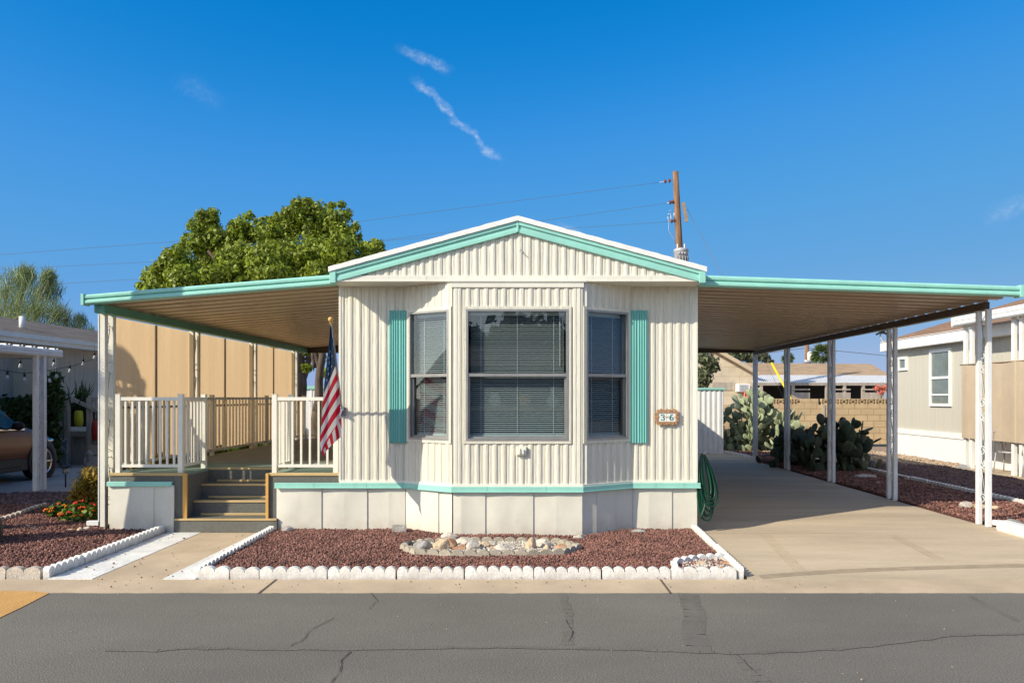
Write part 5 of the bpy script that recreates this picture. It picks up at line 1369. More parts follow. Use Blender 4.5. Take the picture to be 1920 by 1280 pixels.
for i in range(10): mb.quad((rr[i][0], rr[i][1], q.z - .25), (rr[i + 1][0], rr[i + 1][1], q.z - .25), (rr[i + 1][0] * .6 + q.x * .4, rr[i + 1][1], q.z + .18), (rr[i][0] * .6 + q.x * .4, rr[i][1], q.z + .18))
tag(mb.build('red_cloth', 'coral'), 'faded red cloth hanging below the white air conditioner', 'cloth')
# white fence with mint cap past the deck end
wf = thing('board_fence', (-8, 27, 0), 'white board fence with mint cap seen under the tree past the deck', 'fence')
mb = MB(); siding(mb, (-13, 27), (-1, 27), 1.9, 0, prof=SHP, per=.25); mb.build('board', 'white', wf)
mb = MB(); mb.box(-13, -1, 26.95, 27.05, 1.9, 2.02); mb.build('cap', 'mint', wf)

# ------------------------------------------------------------------ utility poles and wires
PY = 29.
tp = at(1266.5, 322, PY); bp_ = at(1292, 745 + 1.6 * F / PY, PY)
up_ = thing('utility_pole', (bp_.x, PY, 0), 'leaning brown wooden utility pole rising above the roof with insulators', 'utility pole')
mb = MB(); mb.tube([bp_.lerp(tp, t) for t in (0, .3, .6, .8, 1)], [.19, .17, .145, .125, .105], 14); mb.build('pole', 'wood', up_)
mb = MB(); a = at(1279, 385, PY - .1); b = at(1287.5, 416, PY - .1); mb.bar(a + Vector((.05, 0, .1)), b, .1, .1); mb.build('brace_board', 'woodplain', up_)
def insulator(p, q):
    p = Vector(p); q = Vector(q); d = (q - p)
    mb = MB(); mb.tube([p, q], .012, 6); o = mb.build('insulator_rod', 'greymetal', up_)
    mb = MB(); dn = d.normalized()
    for t in (.35, .62): c = p + d * t; mb.lathe([(.02, -.05), (.03, -.04), (.09, .0), (.085, .02), (.03, .05)], c, 10, axis=dn)
    mb.build('insulator', 'porcelainbrown', o)
wires = [((1266, 337), (1236, 342)), ((1268, 377), (1250, 381)), ((1272, 412), (1252, 416))]
for a, b in wires: insulator(at(*a, PY), at(*b, PY))
mb = MB(); q = at(1255, 408, PY)
mb.tube([at(1252, 402, PY), at(1257, 400, PY), at(1259, 413, PY), at(1254, 416, PY), at(1252, 406, PY)], .02, 6); mb.tube([at(1264, 399, PY), at(1264, 407, PY), at(1270, 406, PY)], .025, 6); mb.tube([at(1254, 396, PY), at(1257, 393, PY), at(1262, 397, PY)], .008, 5)
mb.tube([at(1254, 416, PY), at(1253.5, 432, PY), at(1262, 446, PY), at(1268, 458, PY)], .010, 5); mb.build('fuse_cutout', 'greymetal', up_)
mb = MB(); q = at(1277, 485, PY - .35); r_ = .27
mb.lathe([(r_, -1.0), (r_, .0), (r_ * 1.06, .02), (r_ * 1.06, .08), (r_ * .9, .12), (.05, .17)], (q.x, q.y, q.z + .25), 20)
for k in range(9):
    a = PI + PI * k / 8 ; mb.box(q.x + r_ * math.cos(a) - .012, q.x + r_ * math.cos(a) + .012, q.y + (r_ + .06) * math.sin(a) - .01, q.y + r_ * math.sin(a), q.z - .7, q.z + .05)
for s in (-.13, .14): mb.lathe([(.03, 0), (.05, .05), (.03, .08), (.045, .13), (.02, .2)], (q.x + s, q.y, q.z + .37), 8)
for s in (-.12, 0, .1): mb.ball((q.x + s, q.y - r_ - .02, q.z + .16), .045, 8)
mb.build('transformer', 'greymetal', up_)
def wire(name, pts, rad, label, group='overhead power lines', m='cable', n=24, sag=0.):
    mb = MB(); P = []
    for a, b in zip(pts, pts[1:]):
        a = Vector(a); b = Vector(b)
        for i in range(n): t = i / n; p = a.lerp(b, t); p.z -= sag * 4 * t * (1 - t); P.append(p)
    P.append(Vector(pts[-1])); mb.tube(P, rad, 5); return tag(mb.build(name, m), label, 'power line', group)
wire('power_line', [at(1236, 342, PY), at(675, 415, PY), at(350, 451, PY), at(-60, 482, PY)], .0065, 'topmost overhead wire running from the utility pole across the sky')
wire('power_line', [at(1250, 381, PY), at(1030, 412, PY), at(700, 452, PY), at(300, 490, PY), at(-60, 508, PY)], .006, 'middle overhead wire running from the utility pole behind the tree')
wire('power_line', [at(1252, 416, PY), at(735, 450, PY), at(260, 523, PY), at(-60, 542, PY)], .006, 'lowest overhead wire running from the utility pole behind the tree')
ga = gxy(1521, 815)
gw = thing('guy_wire', (10.3, PY - 1, 0), 'slanted steel guy wire with bright yellow guard sleeve behind the carport', 'guy wire')
mb = MB(); g0 = at(1286, 388, PY); g1 = at(1519, 812, 26.2); mb.tube([g0, g1], .005, 5); mb.tube([at(1286, 388, PY), at(1478, 762, 26.)], .004, 5); mb.build('cable', 'cable', gw)
mb = MB(); dd_ = (g1 - g0); ta = .70; mb.tube([g0 + dd_ * .71, g0 + dd_ * .995], .04, 8); mb.build('guard_sleeve', 'yellow', gw)
# small far pole with transformer and far palms
f1 = at(1513, 690, 48); fp = thing('utility_pole', (f1.x, 48, 0), 'small distant utility pole with grey transformer above the tan roof', 'utility pole')
mb = MB(); mb.tube([(f1.x, 48, 0), (f1.x, 48, at(1513, 630, 48).z + .8)], [.17, .13], 8); mb.build('pole', 'wood', fp)
mb = MB(); q = at(1519, 669, 47.8); mb.lathe([(.14, -.32), (.17, -.3), (.17, .25), (.13, .3), (.05, .34)], q, 12); mb.build('transformer', 'white', fp)
mb = MB(); a = at(1508, 676, 38.6); b = at(1520, 681, 38.6); mb.tube([a, b], .09, 10); tag(mb.build('roof_vent', 'greymetal'), 'grey tilted vent pipe on the tan shingle roof', 'vent pipe')
wire('power_line', [at(1410, 665, 48), at(1513, 652, 48), at(1666, 667, 48), at(1900, 690, 48)], .02, 'distant low wire crossing behind the carport posts')

def palm(x, y, h, r, label, nfr=26, trunk=.16, skirt_=False, m='palmleaf', bark='palebark', group=None, lean=0.):
    t = thing('palm_tree', (x, y, 0), label, 'palm tree', group)
    mb = MB(); mb.tube([(x + lean * min(h * i / 8, 4.) + .02 * math.sin(i), y - lean * 1.1 * min(h * i / 8, 4.), h * i / 8) for i in range(9)], [trunk * (1.15 - .5 * i / 8) for i in range(9)], 12); (mb.tube([(x, y, -.05), (x, y, .2), (x + .01, y, .5), (x + .02, y, .8)], [.36, .345, .28, .19], 14) if lean else None); mb.build('trunk', bark, t); x = x + lean * 4
    V = []
    for k in range(nfr):
        a = random.uniform(0, 2 * PI); el = random.uniform(-.7 if not skirt_ else -1.3, 1.3); st = Vector((math.cos(a) * math.cos(el), math.sin(a) * math.cos(el), math.sin(el)))
        c = Vector((x, y, h)) + st * r * .5; side = st.cross(Vector((0, 0, 1))).normalized(); upv = side.cross(st)
        for j in range(18):
            f = -1.25 + 2.5 * j / 17; dr = (st * math.cos(f) + side * math.sin(f)).normalized(); tip = c + dr * r * .55 + Vector((0, 0, -.12 * r)); pw = side * math.cos(f) - st * math.sin(f)
            mid = c + dr * r * .3; V += [c, mid + pw * r * .03, tip, mid - pw * r * .03]
        e0_ = Vector((x, y, h)); pw = side * r * .012; V += [e0_ - pw, e0_ + pw, c + pw, c - pw]
    V = np.array([tuple(v) for v in V]); np_mesh('crown', V, np.arange(len(V)).reshape(-1, 4), m, t); return t
def fan_palm(x, y, h, r, label):
    t = thing('palm_tree', (x, y, 0), label, 'palm tree'); mb = MB(); mb.tube([(x, y, 0), (x, y, h)], [.16, .12], 10); mb.build('trunk', 'palebark', t)
    n = 420; a = RNG.uniform(0, 2 * PI, n); el = RNG.uniform(-.9, 1.35, n); d = np.stack([np.cos(a) * np.cos(el), np.sin(a) * np.cos(el), np.sin(el)], 1)
    c = np.array([x, y, h + .1]); l = r * RNG.uniform(.75, 1.1, n)[:, None]; sd_ = np.cross(d, RNG.normal(size=(n, 3))); sd_ /= np.linalg.norm(sd_, axis=1)[:, None]
    V = np.stack([c + d * l * .3, c + d * l * .65 + sd_ * r * .045, c + d * l - np.array([0, 0, .12]) * l, c + d * l * .65 - sd_ * r * .045], 1).reshape(-1, 3)
    np_mesh('crown', V, np.arange(n * 4).reshape(n, 4), 'palmleaf', t)
q = at(1541, 668, 46); fan_palm(q.x, 46, q.z, .85, 'distant fan palm above the tan shingle roof')
q = at(1477, 674, 50); fan_palm(q.x, 50, q.z, .5, 'small distant fan palm half hidden by a carport post')
if False: palm(q.x, 46, q.z + .1, 1.0, 'distant fan palm above the tan shingle roof', 70, .12)
shrub('tree', [px_clump(x, y, 40, r) for x, y, r in ((1372, 664, 14), (1392, 667, 13), (1412, 670, 13), (1430, 668, 12), (1440, 676, 8))], 900, .16, 'leafolive', 'sparse olive green tree behind the cream gable', 'tree', 1.6, .2)
shrub('tall_shrub', [px_clump(x, y, 26, r) for x, y, r in ((1318, 672, 16), (1332, 680, 16), (1318, 700, 18), (1338, 690, 12), (1312, 718, 14), (1325, 712, 12))], 1500, .07, 'leafolive', 'olive green desert shrub rising behind the white shed', 'shrub', 2.4, .2)
shrub('bougainvillea', [px_clump(x, y, HB - 1.5, 7) for x, y in ((1645, 728), (1652, 734), (1660, 727))], 300, .07, 'coral', 'red flowering bougainvillea at the end of the shaded porch', 'shrub', 1.4, .2)

# ------------------------------------------------------------------ neighbouring home beyond the carport
nb = thing('neighbour_home', (12, 15, 0), 'beige neighbouring mobile home with brown shingle roof and white skirting', 'mobile home')
NX = 10.3; NY1 = 21.7; NY0 = 6.0
ze = 2.9
mb = MB()
wy0, wy1 = at(1782, 0, 1)[0], 0
WYa, WYb = NX * F / 782., NX * F / 748.          # window limits along the wall
VPR = [(0, 0), (.19, 0), (.195, -.008), (.2, 0)]
siding(mb, (NX, NY1), (NX, NY0), 2.93, .62, [(NY1 - WYb, NY1 - WYa, 1.45, 2.75)], prof=VPR, per=.2); mb.quad((NX + 4.2, NY1, .6), (NX, NY1, .6), (NX, NY1, 2.95), (NX + 4.2, NY1, 2.95)); mb.build('wall', 'neighwall', nb)
mb = MB(); siding(mb, (NX - .02, NY1), (NX - .02, NY0), .62, .0, prof=VPR, per=.2); mb.box(NX - .045, NX - .01, NY0, NY1, .60, .74); mb.build('skirting', 'white', nb)
mb = MB(); mb.box(NX - .28, NX - .25, NY0, NY1 + .15, 2.93, 3.2); mb.box(NX - .25, NX, NY0, NY1 + .15, 2.93, 2.95); mb.box(NX - .03, NX - .004, NY1 - .12, NY1 + .02, .6, 2.93); mb.build('eave_trim', 'white', nb)
mb = MB(); mb.quad((NX - .3, NY1 + .2, 3.18), (NX - .3, NY0, 3.18), (NX + 2.2, NY0, 4.1), (NX + 2.2, NY1 - 2.2, 4.1)); mb.quad((NX + 2.2, NY0, 4.1), (NX + 4.6, NY0, 3.18), (NX + 4.6, NY1 + .2, 3.18), (NX + 2.2, NY1 - 2.2, 4.1)); mb.add([(NX - .3, NY1 + .2, 3.18), (NX + 2.2, NY1 - 2.2, 4.1), (NX + 4.6, NY1 + .2, 3.18)], [(0, 1, 2)]); mb.build('roof', 'shinglebrown', nb)
def side_window(y0, y1, z0, z1, split=True):
    mb = MB(); t = .07
    for a, b, c, d in ((y0 - t, y0, z0 - t, z1 + t), (y1, y1 + t, z0 - t, z1 + t), (y0, y1, z1, z1 + t), (y0, y1, z0 - t, z0)): mb.box(NX - .05, NX + .03, a, b, c, d)
    if split: mb.box(NX - .04, NX + .03, y0, y1, (z0 + z1) / 2 - .03, (z0 + z1) / 2 + .03); mb.box(NX - .035, NX + .0, y0, y1, z0 + .2, z0 + .24)
    wn = mb.build('window', 'white', nb); mb = MB(); mb.quad((NX - .012, y0, z0), (NX - .012, y1, z0), (NX - .012, y1, z1), (NX - .012, y0, z1)); mb.build('pane', 'glasspane', wn)
M['glasspane'] = mat('glasspane', (.16, .19, .17), .06, .1, spec=.7)
side_window(WYa, WYb, 1.45, 2.75); side_window(NX * F / 700., NX * F / 688., 2.42, 2.66, False)
mb = MB(); q = at(1746, 618, 17.5); mb.tube([(NX + .6, 19.6, 3.4), (NX + .6, 19.6, 3.95)], .05, 10); mb.lathe([(.13, 0), (.06, .12)], (NX + .6, 19.6, 3.45), 10); mb.tube([(NX + .9, 18.6, 3.5), (NX + .9, 18.6, 3.75)], .07, 8); mb.build('vent_pipe', 'wood', nb)
# TV antenna on the corner
an = thing('tv_antenna', (NX - .3, 21.8, 2.9), 'dark X-shaped television antenna with bent mast on the neighbouring roof corner', 'antenna')
ac = at(1652, 622, 21.8)
mb = MB(); mb.tube([(NX - .25, 21.8, 2.95), at(1657, 643, 21.8), at(1650, 630, 21.8), ac], .022, 8); mb.build('mast', 'greymetal', an)
mb = MB()
for s in (-1, 1):
    mb.bar(ac + Vector((-.17, -.05, s * .085)), ac + Vector((.0, -.05, 0)), .05, .05); mb.bar(ac + Vector((.17, -.05, s * .085)), ac + Vector((.0, -.05, 0)), .05, .05)
mb.box(ac.x - .07, ac.x + .07, ac.y - .09, ac.y - .02, ac.z - .06, ac.z + .06); mb.build('dipole', 'black', an, bevel=.01)
mb = MB()
for k in range(9): mb.tube([ac + Vector((-.05, .15, -.02 + .035 * k)), ac + Vector((.30, .15, -.02 + .035 * k))], .006, 4)
for k in range(2): mb.tube([ac + Vector((0 + .25 * k, .15, -.04)), ac + Vector((.25 * k, .15, .29))], .008, 4)
mb.build('reflector', 'alum', an)
# neighbour's patio cover with tan screen
nc = thing('patio_cover', (9.9, 15, 0), 'white flat patio cover with paired white posts on the neighbouring home', 'awning')
mb = MB(); mb.box(9.55, NX - .29, 8, 17.1, 3.30, 3.36); mb.build('roof', 'white', nc)
mb = MB(); fv = [(9.50, 0), (9.47, .03), (9.47, .09), (9.50, .105), (9.47, .12), (9.47, .19), (9.50, .21), (9.55, .21), (9.55, 0)]
mb.prism([(a, 17.15, 3.2 + b) for a, b in fv], (0, -9.2, 0)); mb.box(9.48, NX - .29, 17.1, 17.16, 3.2, 3.40); mb.build('fascia', 'white', nc)
for y in (16.8, 15.1, 13.0):
    mb = MB()
    for k in (-1, 1): mb.box(9.64, 9.72, y + k * .12 - .04, y + k * .12 + .04, .03, 3.25)
    mb.build('post', 'white', nc, bevel=.006)
mb = MB(); mb.box(9.56, 9.60, 16.72, 16.95, .03, .11); mb.box(9.5, 9.64, 16.65, 17.0, .012, .07); mb.build('post_foot', 'greymetal', nc)
ns = thing('privacy_screen', (9.6, 15, .7), 'tan fabric privacy screen hanging on the neighbouring patio cover', 'shade screen')
mb = MB(); 
for i in range(24):
    y0 = 16.93 - i * .2; y1 = y0 - .2; f = lambda y: 9.60 + .012 * math.sin(y * 7)
    mb.quad((f(y0), y0, .70), (f(y1), y1, .70), (f(y1), y1, 2.33), (f(y0), y0, 2.33))
mb.build('fabric', 'tanscreen', ns)
mb = MB(); mb.tube([(9.6, 17.0, 2.33), (9.6, 12.1, 2.33)], .018, 6); mb.box(9.585, 9.592, 15.02, 15.06, .70, 2.33); mb.build('hanging_rod', 'tanwall', ns)
# patio chairs
def patio_chair(x, y, rz, label):
    t = thing('patio_chair', (x, y, .03), label, 'chair', 'metal chairs on the neighbouring patio')
    R = Matrix.Rotation(rz, 3, 'Z'); o = Vector((x, y, .03)); T = lambda *p: o + R @ Vector(p)
    for sx in (-1, 1):
        for sy in (-1, 1):
            mb = MB(); mb.tube([T(sx * .24, sy * .24, 0), T(sx * .21, sy * .2, .43)], .014, 7); mb.build('leg', 'greymetal', t)
        mb = MB(); mb.tube([T(sx * .24, -.22, .43), T(sx * .26, -.2, .64), T(sx * .26, .15, .66), T(sx * .22, .24, .6)], .013, 7); mb.build('armrest', 'greymetal', t)
    mb = MB(); mb.lathe([(.24, .0), (.25, .015), (.24, .03)], T(0, 0, .42), 16); mb.build('seat', 'greymetal', t)
    mb = MB(); mb.tube([T(-.22, .22, .43), T(-.22, .3, .85), T(0, .33, .95), T(.22, .3, .85), T(.22, .22, .43)], .014, 7)
    for k in (-.1, 0, .1): mb.tube([T(k, .22, .45), T(k, .31, .9)], .008, 6)
    mb.build('backrest', 'greymetal', t)
patio_chair(9.95, 15.75, 2.2, 'grey metal patio chair half hidden behind the front carport post')
patio_chair(9.98, 14.95, -.7, 'grey metal patio chair with its back to the street behind the tan screen')

# ------------------------------------------------------------------ neighbouring home on the other side
ln = thing('neighbour_home', (-13, 16, 0), 'grey sided neighbouring home with shingle roof and white eaves behind the parked car', 'mobile home')
LX = -11.9
mb = MB(); siding(mb, (LX, 9), (LX, 26), 2.9, .0, prof=VPR, per=.2); mb.quad((-16.3, 9, 0), (LX, 9, 0), (LX, 9, 2.9), (-16.3, 9, 2.9)); mb.build('wall', 'greywall', ln)
mb = MB(); mb.box(-11.5, -11.46, 8.8, 26, 2.83, 3.03); mb.box(-11.9, -11.5, 8.8, 26, 2.83, 2.85); mb.box(-11.47, -11.40, 8.8, 26, 2.93, 3.04); mb.build('eave_trim', 'offwhite', ln)
mb = MB(); mb.quad((-11.43, 8.7, 3.045), (-11.43, 26.1, 3.045), (-14, 26.1, 3.72), (-14, 8.7, 3.72)); mb.quad((-14, 8.7, 3.72), (-14, 26.1, 3.72), (-16.7, 26.1, 3.05), (-16.7, 8.7, 3.05)); mb.build('roof', 'shingle', ln)
mb = MB(); mb.tube([(-12.3, 18.2, 3.2), (-12.3, 18.2, 3.55)], .07, 10); mb.build('vent_pipe', 'offwhite', ln)
la_ = thing('carport_awning', (-9, 13, 0), 'white metal awning edge with paired posts over the parked car', 'awning')
GP = [(0, 0), (.035, .03), (.035, .06), (.02, .07), (.035, .08), (.035, .12), (.0, .135), (-.08, .135), (-.08, 0)]
mb = MB(); mb.prism([(-8.40 + a, 13.45, 2.305 + b) for a, b in GP], (0, -5.6, 0)); mb.box(-11.4, -8.48, 13.39, 13.45, 2.305, 2.44); mb.build('fascia', 'offwhite', la_)
mb = MB(); pan_roof(mb, -11.4, -8.42, 2.46, 2.40, 8.0, 13.40); mb.build('ceiling', 'offwhite', la_)
scroll_post(la_, -8.46, 12.96, .01, 2.31, 'offwhite', .19, .075)
# partition panel with climbing vine behind the car
pn = thing('partition_wall', (-11.3, 17.3, 0), 'beige partition panel with pale corner post behind the parked car', 'wall')
mb = MB(); mb.box(-13.2, -10.95, 17.3, 17.36, .0, 2.7); mb.build('panel', 'beigewall', pn)
q = at(8, 700, 17.2); mb = MB(); mb.box(q.x - .05, q.x + .05, 17.2, 17.29, 0, 2.7); mb.build('post', 'cream', pn)
mb = MB(); mb.box(-11.42, -11.12, 17.25, 17.29, 1.5, 2.5); mb.build('wooden_board', 'wood', pn)
shrub('ivy_hedge', [((-13.0 + .22 * i, 17.0, z), (.22, .12, .2), 1) for i in range(11) for z in (.3, .6, .9, 1.2, 1.45)], 6500, .09, 'leafdark', 'dark green ivy hedge against the partition behind the parked car', 'hedge', 1.4, .3, False)
q = at(98, 745, 16.6)
shrub('hanging_fern', [((q.x + .05 * math.cos(k * 2) + .015 * k, 16.6, q.z - .125 * k + .42), (.13 + .015 * k, .12, .14), 1) for k in range(6)], 1100, .05, 'leafdark', 'trailing dark fern hanging beside the awning posts', 'plant', 4., .1, False)
# porch steps, railing, lattice
pr = thing('porch_railing', (-10.2, 18, 0), 'weathered wooden porch railing and steps of the neighbouring home', 'railing')
mb = MB()
for px_, py0, py1 in ((115, 745, 880), (126, 745, 880), (168, 745, 840), (184, 750, 840)):
    q = at(px_, py0, 17.8); mb.box(q.x - .05, q.x + .05, 17.75, 17.85, 0, q.z)
mb.bar(at(112, 742, 17.8), at(136, 742, 17.8), .12, .05); mb.bar(at(132, 746, 17.7), at(186, 772, 17.7), .06, .08); mb.bar(at(166, 744, 17.9), at(200, 752, 17.9), .06, .08); mb.build('rail', 'oldwood', pr)
mb = MB(); q0 = at(130, 808, 17.9); q1 = at(165, 808, 17.9); mb.box(q0.x, q1.x, 17.86, 17.95, q0.z - .12, q0.z); siding(mb, (at(120, 0, 17.96).x, 17.96), (at(190, 0, 17.96).x, 17.96), .80, .0, prof=VPR, per=.13); mb.build('skirt_board', 'oldwood', pr)
mb = MB()
for k in range(3): mb.box(at(172, 0, 17.6).x, at(205, 0, 17.6).x, 17.3 + .2 * k, 17.75, .02 + .25 * k, .25 + .25 * k)
mb.build('step', 'oldwood', pr)
lt = thing('lattice_panel', (-11, 17.5, 0), 'white diagonal lattice panel below the neighbouring porch', 'lattice')
mb = MB(); a = at(98, 822, 17.55); b = at(126, 872, 17.55)
for k in range(-6, 7):
    for s in (-1, 1):
        x0 = a.x + (b.x - a.x) * (k + 6) / 12 - .3 * s; pts = []
        P0 = Vector((x0, 17.55 + .006 * s, b.z)); P1 = Vector((x0 + s * (a.z - b.z), 17.55 + .006 * s, a.z))
        ts = [0., 1.]
        for xx in (a.x, b.x): ts.append((xx - P0.x) / (P1.x - P0.x))
        lo_ = max(0., min(ts[2:])); hi_ = min(1., max(ts[2:]))
        if hi_ - lo_ > .05: mb.bar(P0.lerp(P1, lo_), P0.lerp(P1, hi_), .035, .008, up=(0, 1, 0))
mb.build('lattice', 'white', lt)
def lantern(px, py, m, lb, w_, h_):
    q = at(px, py, 17.45); t = thing('paper_lantern', q, lb, 'lantern', 'coloured lanterns on the neighbouring porch')
    mb = MB(); mb.lathe([(w_ * .75, -h_), (w_ * .9, -h_ * .9), (w_, -.2 * h_), (w_ * .98, .4 * h_), (w_ * .8, .95 * h_), (w_ * .4, h_)], q, 16); mb.build('shade', m, t)
    mb = MB(); mb.tube([q + Vector((0, 0, h_)), q + Vector((0, 0, h_ + .16)), q + Vector((0, .15, h_ + .3))], .012, 6); mb.lathe([(w_ * .5, -.02), (w_ * .45, .02)], q + Vector((0, 0, h_)), 12); mb.build('hanger', 'black', t)
lantern(147.5, 784, 'lanternyellow', 'yellow lantern hanging on the neighbouring porch railing', .095, .18); lantern(182, 806, 'lanternred', 'red barrel-shaped lantern beside the neighbouring porch steps', .12, .24)
spiky('potted_plant', at(150, 760, 18.3).x, 18.3, 1.3, .75, .5, 60, 'leafdark', 'dark spiky plant on the neighbouring porch behind the yellow lantern', 'plant', .02)
shrub('potted_plant', [px_clump(152, 748, 18.2, 12), px_clump(146, 762, 18.2, 12), px_clump(158, 765, 18.2, 12)], 500, .06, 'leafdark', 'bushy dark plant under the spiky plant on the neighbouring porch', 'plant', 1.8, .2, False)
mb = MB(); q = at(145, 790, 18.25); mb.box(q.x - .45, q.x + .45, 18.2, 18.5, .9, 1.35); tag(mb.build('planter_box', 'dark', bevel=.02), 'black planter box on the neighbouring porch', 'planter')
st_ = thing('string_light', (-10.5, 16, 2), 'string of hanging light bulbs under the neighbouring awning', 'string lights')
mb = MB(); 
for pts in (((-10, 660, 15), (38, 672, 15), (70, 672, 15.5)), ((-10, 692, 15.5), (40, 699, 15.5), (72, 698, 15.5), (140, 685, 16.5), (190, 668, 18))):
    P = [at(*p) for p in pts]; mb.tube(P, .007, 5)
mb.build('cable', 'black', st_)
for x, y, Y in ((38, 686, 15), (14, 707, 15.5), (46, 711, 15.5), (101, 683, 16), (106, 705, 16.2), (131, 695, 16.5), (156, 682, 17), (93, 713, 15.8), (177, 670, 17.6)):
    c = at(x, y, Y); mb = MB(); mb.lathe([(.0, -.05), (.03, -.035), (.035, -.01), (.02, .03), (.018, .05)], c, 10); b_ = mb.build('bulb', 'bulb', st_)
    mb = MB(); mb.lathe([(.022, .05), (.022, .11), (.008, .13)], c, 8); mb.tube([c + Vector((0, 0, .12)), c + Vector((0, 0, .2))], .004, 4); mb.build('socket', 'black', b_)
# solar path light
q = gxy(123, 914); sp_ = thing('solar_path_light', (q[0], q[1], 0), 'black solar path light standing in the dark purple gravel', 'path light')
zt = at(123, 872, q[1]).z
mb = MB(); mb.tube([(q[0], q[1], -.02), (q[0], q[1], zt - .15)], .013, 8); mb.build('stake', 'black', sp_)
mb = MB(); mb.lathe([(.045, zt - .15), (.055, zt - .13), (.05, zt - .03)], (q[0], q[1], 0), 14); mb.build('lens', 'alum', sp_)
mb = MB(); mb.lathe([(.10, zt - .03), (.10, zt - .02), (.06, zt - .005), (.04, zt)], (q[0], q[1], 0), 14); mb.build('cap', 'black', sp_)
mb = MB(); q = gxy(168, 876); mb.lathe([(.09, 0), (.10, .04), (.07, .12), (.05, .2), (.07, .26), (.09, .30), (.07, .34), (.03, .38)], (q[0], q[1], .01), 12); tag(mb.build('garden_ornament', 'rock_grey'), 'small grey blue garden ornament at the foot of the porch steps', 'ornament')

# ------------------------------------------------------------------ parked car
car = thing('parked_car', (-10.5, 13.2, .01), 'copper brown car parked under the neighbouring white awning', 'car')
CXR, CXL = -9.62, -11.45; CY = (CXR + CXL) / 2
# stations along Y (rear to front): y, half width scale, hood/belt height, roof height (or None), sill
ST = [(10.75, .86, .95, 1.0, .45), (10.9, .95, 1.02, 1.30, .36), (11.3, 1., 1.05, 1.62, .33), (12.0, 1., 1.04, 1.70, .32), (12.9, 1., 1.02, 1.70, .32), (13.5, 1., 1.0, 1.60, .32), (14.0, 1., .99, 1.36, .32), (14.35, 1., .985, 1.08, .33), (14.6, .995, .95, 1.00, .33), (15.0, .965, .86, .93, .34), (15.25, .90, .74, .84, .36), (15.42, .78, .62, .70, .40), (15.5, .62, .56, .60, .44)]
hw = (CXR - CXL) / 2
def car_ring(s):
    y, ws, belt, roof, sill = s; W = hw * ws; cab = roof - belt
    tum = .80 if cab > .2 else .93
    return [(W * .88, sill), (W * .985, sill + .10), (W * 1.0, sill + (belt - sill) * .45), (W * .985, belt - .06), (W * .965, belt), (W * (tum + .04) if cab > .2 else W * .92, belt + cab * .72), (W * tum if cab > .2 else W * .8, belt + cab * .94), (W * .45, roof), (0, roof + .01)]
rings = []
for s in ST:
    h = car_ring(s); full = [(CY + u, s[0], z) for u, z in h] + [(CY - u, s[0], z) for u, z in reversed(h[:-1])]; rings.append(full)
nR = len(rings[0]); mb = MB(); vs_ = [p for r in rings for p in r]; fs = []; mi = []
wmb = [MB(), MB()]
for i in range(len(ST) - 1):
    for k in range(nR - 1):
        kk = k if k < 8 else 15 - k
        cab = ST[i][3] - ST[i][2] > .28 and ST[i + 1][3] - ST[i + 1][2] > .05
        f = (i * nR + k, i * nR + k + 1, (i + 1) * nR + k + 1, (i + 1) * nR + k)
        if kk in (4,) and cab and 1 <= i <= 6: wmb[0 if k < 8 else 1].add([vs_[j] for j in f], [(0, 1, 2, 3)], 0, True); continue
        if kk == 5 and cab and 1 <= i <= 5: wmb[0 if k < 8 else 1].add([vs_[j] for j in f], [(0, 1, 2, 3)], 0, True); continue
        fs.append(f)
mb.add(vs_, fs + [tuple(range(nR)), tuple(reversed(range((len(ST) - 1) * nR, len(ST) * nR)))], 0, True)
mb.build('body', 'carpaint', car)
for q_ in wmb: q_.build('side_window', 'darkglass', car)
mb = MB(); mb.box(CXL + .02, CXR - .005, 11.0, 15.1, .22, .44); mb.box(CXR - .03, CXR + .004, 12.2, 14.2, .30, .46); mb.build('sill_cladding', 'black', car, bevel=.02)
for y in (14.83, 11.95):
    for sx, X in ((1, CXR), (-1, CXL)):
        mb = MB(); mb.lathe([(.40, -.06), (.42, -.02), (.42, .012), (.40, .014)], (X - sx * .0, y, .36), 24, axis=(sx, 0, 0)); mb.build('wheel_arch', 'black', car)
        mb = MB(); mb.lathe([(.22, -.2), (.345, -.2), (.36, -.16), (.36, -.02), (.345, .03), (.26, .035), (.25, .0)], (X, y, .355), 28, axis=(sx, 0, 0)); wh = mb.build('wheel', 'rubber', car)
        mb = MB(); mb.lathe([(.255, -.02), (.262, .025), (.235, .03), (.225, .0), (.07, -.005), (.06, .02), (.0, .022)], (X, y, .355), 28, axis=(sx, 0, 0))
        for k in range(5):
            a = 2 * PI * k / 5; mb.bar((X + sx * .012, y, .355), (X + sx * .012, y + .235 * math.cos(a), .355 + .235 * math.sin(a)), .055, .03)
        mb.build('rim', 'chrome', wh)
mb = MB(); mb.ball((CXR + .12, 13.95, 1.08), (.11, .075, .085), 12); mb.bar((CXR - .04, 14.0, 1.02), (CXR + .08, 13.97, 1.05), .04, .05); mb.build('side_mirror', 'black', car)
mb = MB(); mb.bar((CXR + .022, 12.85, .90), (CXR + .022, 13.12, .90), .03, .03); mb.build('door_handle', 'chrome', car, bevel=.008)
mb = MB(); mb.ball((CXR - .13, 15.16, .74), (.09, .17, .06), 12); mb.build('headlight', 'chrome', car)
mb = MB(); mb.bar((CXR - .005, 12.3, 1.035), (CXR - .005, 14.3, 1.0), .02, .025); mb.build('window_trim', 'chrome', car)

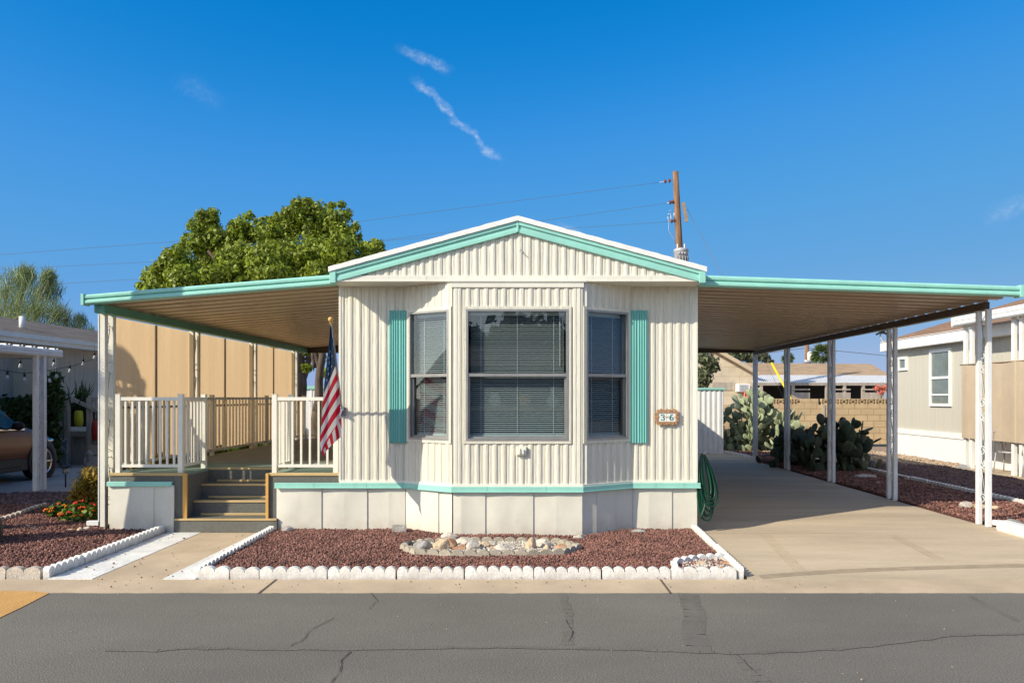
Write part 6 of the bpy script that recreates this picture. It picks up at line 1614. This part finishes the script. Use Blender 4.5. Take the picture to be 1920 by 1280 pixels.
# ------------------------------------------------------------------ trunk at the frame's edge: it casts the long shadow over bed, skirting and fascia
pt_ = palm(-6.07, 8.05, 9.3, 1.9, 'thick palm trunk at the street corner of the red gravel bed', 34, .175, True, 'palmleaf', 'bark', lean=.05)
palm(-7.50, 8.2, 3.25, .66, 'short shaggy palm beside the thick palm trunk in the red gravel bed', 60, .16, True, 'palmleaf', 'bark')
# homes and palms across the street, mirrored in the bay windows
def street_home(x0, x1, y0, y1, h, label):
    t = thing('mobile_home', ((x0 + x1) / 2, y1, 0), label, 'mobile home', 'homes across the street')
    mb = MB(); siding(mb, (x1, y1), (x0, y1), h, .6, [(1.5, 2.7, 1.1, 2.3), (x1 - x0 - 3, x1 - x0 - 1.6, 1.1, 2.3)], prof=VPR, per=.2); mb.quad((x0, y0, 0), (x0, y1, 0), (x0, y1, h), (x0, y0, h)); mb.quad((x1, y1, 0), (x1, y0, 0), (x1, y0, h), (x1, y1, h)); mb.build('wall', 'greywall', t)
    mb = MB(); mb.quad((x1, y1 - .02, 0), (x0, y1 - .02, 0), (x0, y1 - .02, .6), (x1, y1 - .02, .6)); mb.build('skirting', 'greywall', t)
    mb = MB(); ym = (y0 + y1) / 2; mb.quad((x0 - .3, y1 + .3, h), (x1 + .3, y1 + .3, h), (x1 + .3, ym, h + .9), (x0 - .3, ym, h + .9)); mb.quad((x0 - .3, ym, h + .9), (x1 + .3, ym, h + .9), (x1 + .3, y0 - .3, h), (x0 - .3, y0 - .3, h)); mb.build('roof', 'shingle', t)
    for a in (x1 - 1.5, x0 + 3):
        mb = MB(); mb.quad((a, y1 - .03, 1.1), (a - 1.3, y1 - .03, 1.1), (a - 1.3, y1 - .03, 2.3), (a, y1 - .03, 2.3)); mb.build('window', 'darkglass', t)
street_home(-9, 9.5, -15, -9.5, 2.7, 'long grey mobile home straight across the street, mirrored in the centre window')
street_home(38, 56, -16, -7.5, 2.9, 'grey mobile home far down the street, mirrored in the angled window by the carport')
for x, y, h, lb in ((.9, -17, 7.5, 'palm behind the home straight across the street, on its right half'), (-1.1, -18.5, 9.0, 'tall palm behind the home straight across the street'), (44, -4.4, 9., 'thick palm far down the street beside the grey home'), (30, -1.6 - 4.6, 6.5, 'shorter palm down the street')): palm(x, y, h, 2.2, lb, 30, .34, True, 'palmleaf', 'bark', 'palms across the street')
shrub('tree', [((x, -17 + .8 * math.sin(x * 2), 3.2 + 1.1 * math.sin(x * 1.7) ** 2), (1.3, 1.2, 1.3), 1) for x in np.arange(-7, 8, 1.25)], 5000, .28, 'leafdark', 'dark dense tree row behind the home across the street', 'tree', 1.6, .5)
